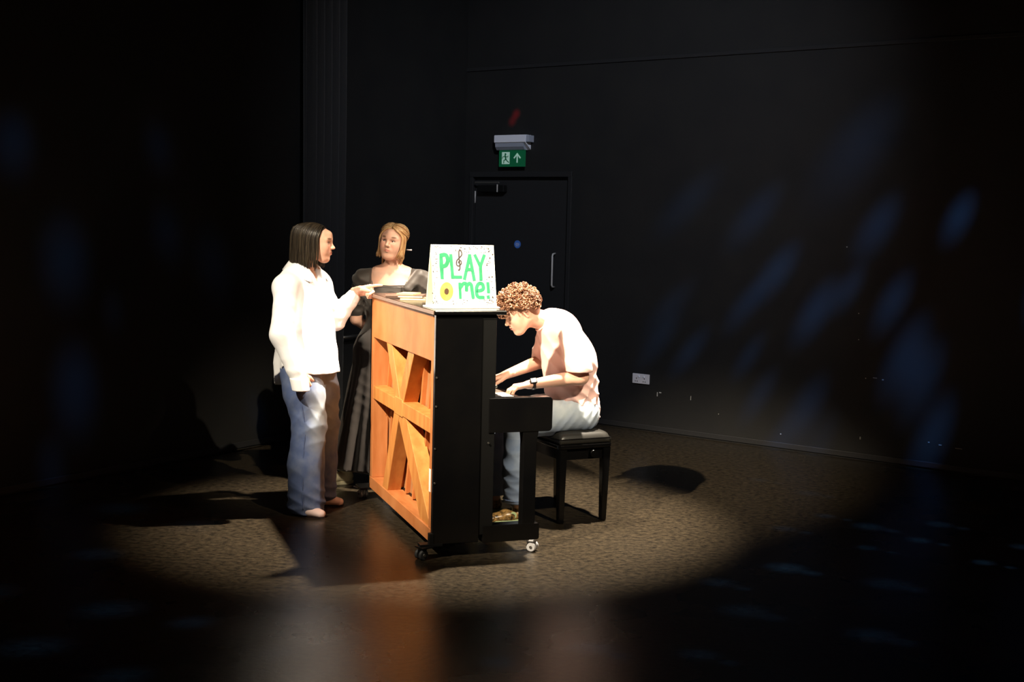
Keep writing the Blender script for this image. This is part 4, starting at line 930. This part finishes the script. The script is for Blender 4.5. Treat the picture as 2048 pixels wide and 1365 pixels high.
# ------------------------------------------------------------------ woman in the black dress (local x towards the camera side)
def woman_dress():
    root = thing('person', 'woman with tied blonde hair in a black square-necked dress behind the piano', 'person', (-.757, 8.20, 0), R(-90))
    HF = Frame((0.035, -.036, 1.600), yaw=-14, pitch=-3, roll=-7, scale=.96)
    head = head_ops(HF)
    neck = [('u', cone((.005, -.035, 1.56), (-.015, -.040, 1.43), .047, .050), .02), ('u', cone((-.02, -.13, 1.392), (-.02, .05, 1.392), .052, .052), .05), ('u', cone((-.01, -.045, 1.36), (.0, -.045, 1.28), .085, .095, sy=1.55), .05)]
    collar = [('u', cone((.040, -.050, 1.408), (.022, -.14, 1.425), .010, .008), .015), ('u', cone((.040, -.034, 1.408), (.022, .06, 1.425), .010, .008), .015)]
    Hm = sdf_mesh(head+neck+collar, .003, bounds=((-.15, -.24, 1.27), (.20, .16, 1.76)))
    b = neck+[('u', cone((0, -.05, 1.30), (0, -.07, 1.06), .095, .085, sy=1.4), .03), ('u', cone((0, -.07, 1.06), (-.01, -.10, .92), .085, .115, sy=1.25), .03)]
    b += chain([(0, -.16, .90), (.0, -.22, .50), (0, -.28, .10)], (.09, .055, .036), .03)+chain([(0, -.03, .90), (.0, -.05, .50), (-.02, -.06, .10)], (.09, .055, .036), .03)
    b += chain([(-.01, -.20, 1.36), (-.015, -.275, 1.09)], (.048, .040), .02)
    b += chain([(-.015, -.275, 1.09), (-.12, -.20, 1.02), (-.17, -.12, .99)], (.036, .033, .026), .01)
    b += chain([(-.01, .13, 1.36), (-.03, .20, 1.10), (.06, .215, .92)], (.048, .038, .026), .02)
    Bm = sdf_mesh(b, .008, bounds=((-.2, -.4, .06), (.24, .30, 1.42)))
    RH = sdf_mesh(hand_ops(frame_dir((-.17, -.12, .99), (-.3, .9, -.1), (-1, 0, 0)), 1, curl=(30, 32, 35, 38)), .003)
    LH = sdf_mesh(hand_ops(frame_dir((.06, .215, .92), (.35, 0, -1), (.9, .2, .3)), -1, curl=(25, 28, 30, 34)), .003)
    def col(V):
        c = np.tile(SKIN*1.08, (len(V), 1)); h = (V[:, 2] > 1.47); c[h] = head_color(HF, V[h], base=SKIN*1.08, brow=(.17, .075, .035)); return c
    bo = link('body', np_mesh([Hm, Bm, RH, LH], col), M['skin'], root); add_eyes(HF, bo, (.9, -.35, .15))
    # dress
    d = [('u', cone((0, -.045, 1.335), (0, -.055, 1.20), .108, .118, sy=1.42), 0), ('u', cone((0, -.055, 1.22), (0, -.07, 1.06), .112, .100, sy=1.35), .03),
         ('u', cone((0, -.07, 1.06), (0, -.10, .90), .100, .140, sy=1.25), .03), ('u', cone((0, -.10, .92), (0, -.170, .06), .140, .225, sy=1.15), .05)]
    for (y, e) in ((-.215, -1), (.145, 1)): d += [('u', ell((-.005, y+e*.005, 1.352), (.085, .082, .072)), .03), ('u', cone((-.012, y-e*.055, 1.392), (-.005, y, 1.362), .042, .062), .02), ('u', cone((-.005, y, 1.34), (-.015, y+e*.055, 1.15), .075, .055), .02)]
    d += [('s', bx((.06, -.047, 1.42), (.13, .108, .085), .015), .01), ('s', bx((-.10, -.047, 1.46), (.13, .100, .060), .015), .01), ('u', cone((.045, .145, 1.40), (.105, .070, 1.305), .034, .030), .02)]
    fa = folds(.014, 31, ((.3, .5, .7), (.6, -.6, .4)), 60, 1.0)
    def dd(X, Y, Z):
        cy = np.interp(Z, [0, .9], [-.172, -.10]); a = np.arctan2(Y-cy, X+.0*Z); k = np.clip((.98-Z)/.6, 0, 1)
        slv = 1/(1+np.exp(-((np.abs(Y+.035)-.155)/.012)))*(Z > 1.15)
        return -.013*k*np.sin(7*a+1.5*np.sin(3*Z+1))-.006*k*np.sin(17*a+2*Z)+fa(X, Y, Z)*(.12+.95*slv)
    D_ = sdf_mesh(d, .0075, disp=dd, clip=lambda X, Y, Z: (.105+0*X-.03*np.clip(Y+.2, -.2, .2))-Z)
    do = link('dress', np_mesh([D_]), M['dress'], root)
    link('neckline_trim', tubes([([(.112, -.160, 1.352), (.118, -.150, 1.326), (.124, -.045, 1.322), (.118, .055, 1.326), (.112, .066, 1.352)], .0035)], 6), M['dress'], do)
    # hair: centre parting, swept back and loosely tied, with loose locks by the cheeks
    P = [('u', ell((-.030, 0, .040), (.098, .085, .096), HF), 0), ('u', ell((-.125, 0, -.01), (.042, .048, .045), HF), .02), ('s', ell((.105, 0, -.02), (.085, .105, .105), HF), .01)]
    ho = link('hair', np_mesh([sdf_mesh(P, .005)]), M['hairblonde'], root)
    rs = np.random.RandomState(8); paths = []
    def surf(dv, off=0): dv = np.array(dv, float); dv /= np.linalg.norm(dv); return np.array((-.020, 0, .036))+dv*(np.array((.101, .084, .095))+off)
    for i in range(620):                      # swept from the parting back to the knot
        s = rs.choice((-1, 1)); q = rs.rand(); a0 = R(8+70*q)   # position along the parting, from the forehead back
        st = np.array((math.sin(R(62)-a0*.9), .02*s, math.cos(R(62)-a0*.9))); mid = np.array((.25-.5*q, s*(1.05), .25-.35*rs.rand())); en = np.array((-1.0, s*.18, -.25+.3*rs.rand()))
        off = rs.uniform(.004, .020); pts = []
        for t in np.linspace(0, 1, 11): pts.append(HF.w(surf((1-t)**2*st+2*t*(1-t)*mid*1.25+t*t*en, off*math.sin(pi*min(1, t*1.4)))))
        paths.append(np.array(pts))
    for i in range(520):                       # curtain fringe and cheek locks
        s = rs.choice((-1, 1)); w = rs.uniform(0, 1); st = np.array((.80-.45*w, .02*s, .75+.25*w))
        vv_ = rs.uniform(0, .012); p1 = surf((.92-.40*w, s*(.44+.1*w), .50), .008+vv_); p2 = surf((.66-.45*w, s*.95, .10), .008+vv_); p3 = np.array((.044-.050*w, s*(.078+.014*w+.004*math.sin(i*2.)), -.040-.02*rs.rand())); p4 = p3+np.array((.004*math.cos(i), s*(-.008+.016*math.sin(i*1.7)), -.028-.030*rs.rand()*(1-.3*w)))
        c = [surf(st, .004), p1, p2, p3, p4]; pts = []
        for k in range(4):
            for t in (0, .33, .66): pts.append(c[k]*(1-t)+c[k+1]*t)
        pts.append(c[4]); pts = np.array(pts); pts[1:-1] = .25*pts[:-2]+.5*pts[1:-1]+.25*pts[2:]; paths.append(HF.wv(pts))
    for i in range(60):                       # wisps behind the neck on the camera-left side
        s = -1 if i < 35 else 1; x = rs.uniform(-.06, -.02); y = s*rs.uniform(.060, .075); pts = [(x, y, -.02), (x, y*1.02, -.06), (x+.004*math.sin(i), y*1.0+.004*math.cos(i), -.10), (x+.006*math.sin(i), y*.92, -.135-.02*rs.rand())]
        paths.append(HF.wv(np.array(pts)))
    for i in range(120):                      # the knot
        a = rs.uniform(0, 2*pi); r = rs.uniform(.02, .045); pts = [np.array((-.125+.03*math.cos(a+t*2.2)*.9, r*math.sin(a+t*2.2), -.01+r*math.cos(a+t*2.2+.4))) for t in np.linspace(0, 1, 7)]
        paths.append(HF.wv(np.array(pts)))
    link('hair_strand', strands(paths, .0021, .3, (.36,.15,.05), (.92,.66,.34), 3), M['hairblonde_s'], ho, kind='stuff')
    a = HF.w((-.085, .075, -.035)); bb = HF.w((-.070, .118, -.030))
    link('hair_stick', tubes([([a, (a+bb)/2, bb], .0045)], 8), M['stick'], ho, label='white end of a hair stick')
    # shoes: the one that shows points out to the side
    shoe('canvas_shoe', root, (.03, -.270, 0), R(-68), .27)
    shoe('canvas_shoe', root, (-.04, -.05, 0), R(5), .255)
    return root
woman_dress()

# ------------------------------------------------------------------ the pianist: local x is the way he faces (towards the keys)
def pianist():
    o_ = pw(1.12, .80)
    root = thing('person', 'curly haired man in a salmon t-shirt seated at the piano, head bowed', 'person', o_, TH+pi)
    HF = Frame((.374, .010, 1.221), yaw=2, pitch=27, scale=.98)
    head = head_ops(HF, False, 1.05)
    neck = [('u', cone((.335, .008, 1.20), (.170, 0, 1.165), .055, .062), .03), ('u', cone((.15, 0, 1.17), (.10, 0, 1.10), .07, .105, sy=1.4), .04)]
    Hm = sdf_mesh(head+neck, .003, bounds=((.02, -.17, 1.0), (.56, .17, 1.45)))
    lw = (.372, .205, .822); rw = (.400, -.125, .840)
    b = neck+[('u', cone((.10, 0, 1.08), (.02, 0, .86), .105, .105, sy=1.45), .04), ('u', cone((.02, 0, .86), (-.01, 0, .66), .105, .125, sy=1.3), .04)]
    b += chain([(.12, .165, 1.12), (.075, .235, .865), lw], (.055, .046, .028), .03)
    b += chain([(.12, -.155, 1.12), (.125, -.235, .91), rw], (.055, .046, .028), .03)
    b += chain([(.0, .10, .62), (.42, .135, .57), (.40, .14, .10)], (.085, .058, .040), .03)+chain([(.0, -.10, .62), (.43, -.13, .57), (.47, -.12, .10)], (.085, .058, .040), .03)
    Bm = sdf_mesh(b, .008, bounds=((-.18, -.34, .07), (.56, .34, 1.2)))
    LH = sdf_mesh(hand_ops(frame_dir(lw, (.98, -.12, -.16), (.1, 0, 1)), -1, curl=(30, 30, 30, 32), thumb=(30, 12)), .0026)
    RH = sdf_mesh(hand_ops(frame_dir(rw, (.97, -.1, -.30), (.2, 0, 1)), 1, curl=(26, 28, 30, 30), thumb=(30, 12)), .0026)
    def col(V):
        c = np.tile(SKIN*1.05, (len(V), 1)); h = (V[:, 2] > 1.06) & (V[:, 0] > .16) & (np.abs(V[:, 1]) < .14); c[h] = head_color(HF, V[h], base=SKIN*1.05, brow=(.22, .10, .05), blush=.15); return c
    bo = link('body', np_mesh([Hm, Bm, LH, RH], col), M['skin'], root); add_eyes(HF, bo, (.9, 0, -.45))
    # t-shirt
    t = [('u', cone((.112, 0, 1.085), (.055, 0, .93), .126, .145, sy=1.36), 0), ('u', cone((.055, 0, .95), (.004, 0, .60), .150, .148, sy=1.28), .05), ('u', cone((.08, 0, .84), (.11, 0, .74), .09, .07, sy=1.6), .06),
         ('u', cone((.135, -.09, 1.155), (.135, .09, 1.155), .078, .078), .05), ('u', cone((.125, -.165, 1.13), (.125, .165, 1.13), .072, .072), .04)]
    t += [('u', cone((.125, .175, 1.12), (.088, .240, .91), .068, .082), .014), ('u', cone((.125, -.165, 1.12), (.120, -.24, .93), .068, .080), .014)]
    t += [('u', cone((.165, -.03, 1.160), (.165, .03, 1.160), .082, .082), .04), ('s', cone((.265, .0, 1.21), (.38, .0, 1.29), .066, .080), .01)]
    h1 = folds(.022, 41, ((.9, .2, .35), (-.7, .3, .8)), 46, .7); h2 = folds(.012, 47, ((.5, .1, 1.0), (-.2, .2, 1.1)), 48, .8)
    def td(X, Y, Z): low = np.clip((.86-Z)/.2, 0, 1); return h1(X, Y, Z)*.8*np.clip((1.15-Z)/.2, .15, 1)+h2(X, Y, Z)*low*np.clip((.20-X)/.1, .3, 1)
    sl = np.array((.092, .232, .92))
    def tclip(X, Y, Z):
        slv = np.minimum(.895-Z, 1.0)+0*X
        body_low = (.592+.50*np.clip(X+.03, 0, .3))-Z
        return np.where((np.abs(Y) > .205+0*Z) & (Z > .80), slv, np.where((np.abs(Y) > .205), .615-Z+.0*X, body_low))
    T_ = sdf_mesh(t, .0065, disp=td, clip=tclip, bounds=((-.24, -.38, .56), (.36, .38, 1.28)))
    to = link('t_shirt', np_mesh([T_]), M['tee'], root)
    rr = []
    for i in range(25): a = 2*pi*i/24; q = np.array((.216, 0, 1.178))+.064*np.array((0, 1, 0))*math.cos(a)+.078*np.array((-.60, 0, .80))*math.sin(a); rr.append(q)
    link('neck_rib', tubes([(rr, .005)], 6), M['tee'], to)
    # jeans
    j = [('u', cone((.01, -.09, .625), (.01, .09, .625), .118, .118), 0)]
    j += chain([(.02, .10, .625), (.20, .125, .610), (.42, .140, .572), (.415, .145, .32), (.405, .145, .14)], (.108, .098, .082, .086, .092), .03)
    j += chain([(.02, -.10, .625), (.20, -.12, .610), (.44, -.135, .570), (.47, -.125, .32), (.48, -.12, .14)], (.108, .098, .082, .086, .092), .03)
    q1 = folds(.008, 61, ((1.0, .2, .55), (.9, -.2, .7)), 62, .8); q2 = folds(.008, 65, ((.2, .3, .9), (-.4, .3, .8)), 48, .8)
    J = sdf_mesh(j, .0065, disp=lambda X, Y, Z: np.where(Z > .53, q1(X, Y, Z)*np.clip((.30-X)/.15, .25, 1), q2(X, Y, Z)), clip=lambda X, Y, Z: np.maximum(np.maximum(.118-Z, Z-.76), np.where(X < .20, .537-Z, -1.0)))
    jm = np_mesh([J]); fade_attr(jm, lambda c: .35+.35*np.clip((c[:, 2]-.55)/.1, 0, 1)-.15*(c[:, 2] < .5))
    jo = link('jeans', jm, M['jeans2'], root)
    link('hem_stitch', tubes([([(.405+.094*math.cos(2*pi*i/20), .145+.094*math.sin(2*pi*i/20), .140) for i in range(21)], .003)], 5), M['jeans2'], jo)
    # watch on the left wrist
    ws = np.array(lw)-np.array((.01, 0, .0)); ax_ = (np.array(lw)-np.array((.075, .235, .865))); ax_ /= np.linalg.norm(ax_)
    c1 = np.array(lw)-ax_*.014; c2 = c1+ax_*.0; bm = bmesh.new()
    wr_ = cyl_bm(c1-ax_*.011, c1+ax_*.011, .0325, seg=26, bm=bm)
    wt = link('watch', mesh_of(bm), M['belt'], root)
    ff = frame_dir(c1, tuple(ax_), (0.1, .75, .65)); b2 = box_bm(-.020, .020, -.017, .017, .030, .041, .004)
    for v in b2.verts: v.co = Vector(ff.w(v.co))
    wc = link('watch_case', mesh_of(b2), M['blackmatt'], wt)
    b2 = box_bm(-.014, .014, -.012, .012, .0408, .0418, .0002)
    for v in b2.verts: v.co = Vector(ff.w(v.co))
    link('watch_face', mesh_of(b2), M['steel'], wc)
    # curly hair
    P = [('u', ell((-.018, 0, .050), (.104, .088, .092), HF), 0), ('u', ell((-.075, 0, .0), (.050, .070, .070), HF), .03), ('s', ell((.110, 0, -.045), (.088, .120, .105), HF), .01), ('s', bx((.07, 0, -.068), (.10, .15, .085), 0, HF), .01)]
    ho = link('hair', np_mesh([sdf_mesh(P, .005)]), M['haircurl'], root)
    rs = np.random.RandomState(12); curls = []
    cnt = 0
    while cnt < 800:
        d = rs.randn(3); d /= np.linalg.norm(d)
        if d[2] < -.45 or (d[0] > .25 and d[2] < .15) or (d[2] < -.18 and d[0] > -.45): continue
        p = np.array((-.018, 0, .045))+d*np.array((.102, .086, .090)); off = rs.uniform(.0, .030)*(1+.3*(d[0] > .3)+.6*max(0, d[2]-.2)); p = p+d*off
        if d[0] > .3 and d[2] < .7: p += np.array((.022, 0, -.006))*rs.rand()
        t1 = np.cross(d, rs.randn(3)); t1 /= np.linalg.norm(t1); t2 = np.cross(d, t1); ax = (d*.5+t1*.9); ax /= np.linalg.norm(ax)
        e1 = np.cross(ax, t2); e1 /= np.linalg.norm(e1); e2 = np.cross(ax, e1); r = rs.uniform(.006, .0098); L = rs.uniform(.012, .024); turns = rs.uniform(1.0, 1.7)
        pts = [p+ax*(L*(t-.5))+r*(e1*math.cos(2*pi*turns*t)+e2*math.sin(2*pi*turns*t)) for t in np.linspace(0, 1, 11)]
        curls.append((HF.wv(np.array(pts)), np.interp(np.linspace(0, 1, 11), [0, .15, .8, 1], [.0018, .0038, .0035, .0012]))); cnt += 1
    for i in range(40):                     # fringe falling over the forehead
        y = rs.uniform(-.055, .055); p = np.array((.098+rs.uniform(0, .034), y, .072+rs.uniform(-.030, .025))); r = rs.uniform(.007, .011); ph = rs.rand()*6
        pts = [p+np.array((r*math.cos(ph+7*t), r*math.sin(ph+7*t), -.028*t)) for t in np.linspace(0, 1, 11)]
        curls.append((HF.wv(np.array(pts)), np.interp(np.linspace(0, 1, 11), [0, .15, .8, 1], [.0018, .0035, .0032, .001])))
    link('hair_curl', tubes(curls, 5, colors=shades(len(curls), (.11,.042,.020), (.42,.21,.115), 5)), M['haircurl_s'], ho, kind='stuff')
    # shoes with a speckled gold and black upper
    s1 = shoe('patterned_shoe', root, (.335, .150, 0), R(2), .275, 'pattern', 'pattern', 'mint', 'mint', 'black and gold speckled shoe with pale green sole and star badge')
    st = []; 
    for i in range(10): a = pi/2+2*pi*i/10; r = .012 if i % 2 == 0 else .005; st.append((.120+r*math.cos(a), .052+r*math.sin(a)))
    ring = cyl_bm((.120, .034, .052), (.120, .0395, .052), .021, seg=20); link('badge', mesh_of(ring), M['mint'], s1)
    link('badge_star', mesh_of(prism_bm(st, .0393, .0410, 'y')), M['blackmatt'], s1)
    shoe('patterned_shoe', root, (.41, -.125, 0), R(-3), .275, 'pattern', 'pattern', 'mint', 'mint')
    return root
pianist()
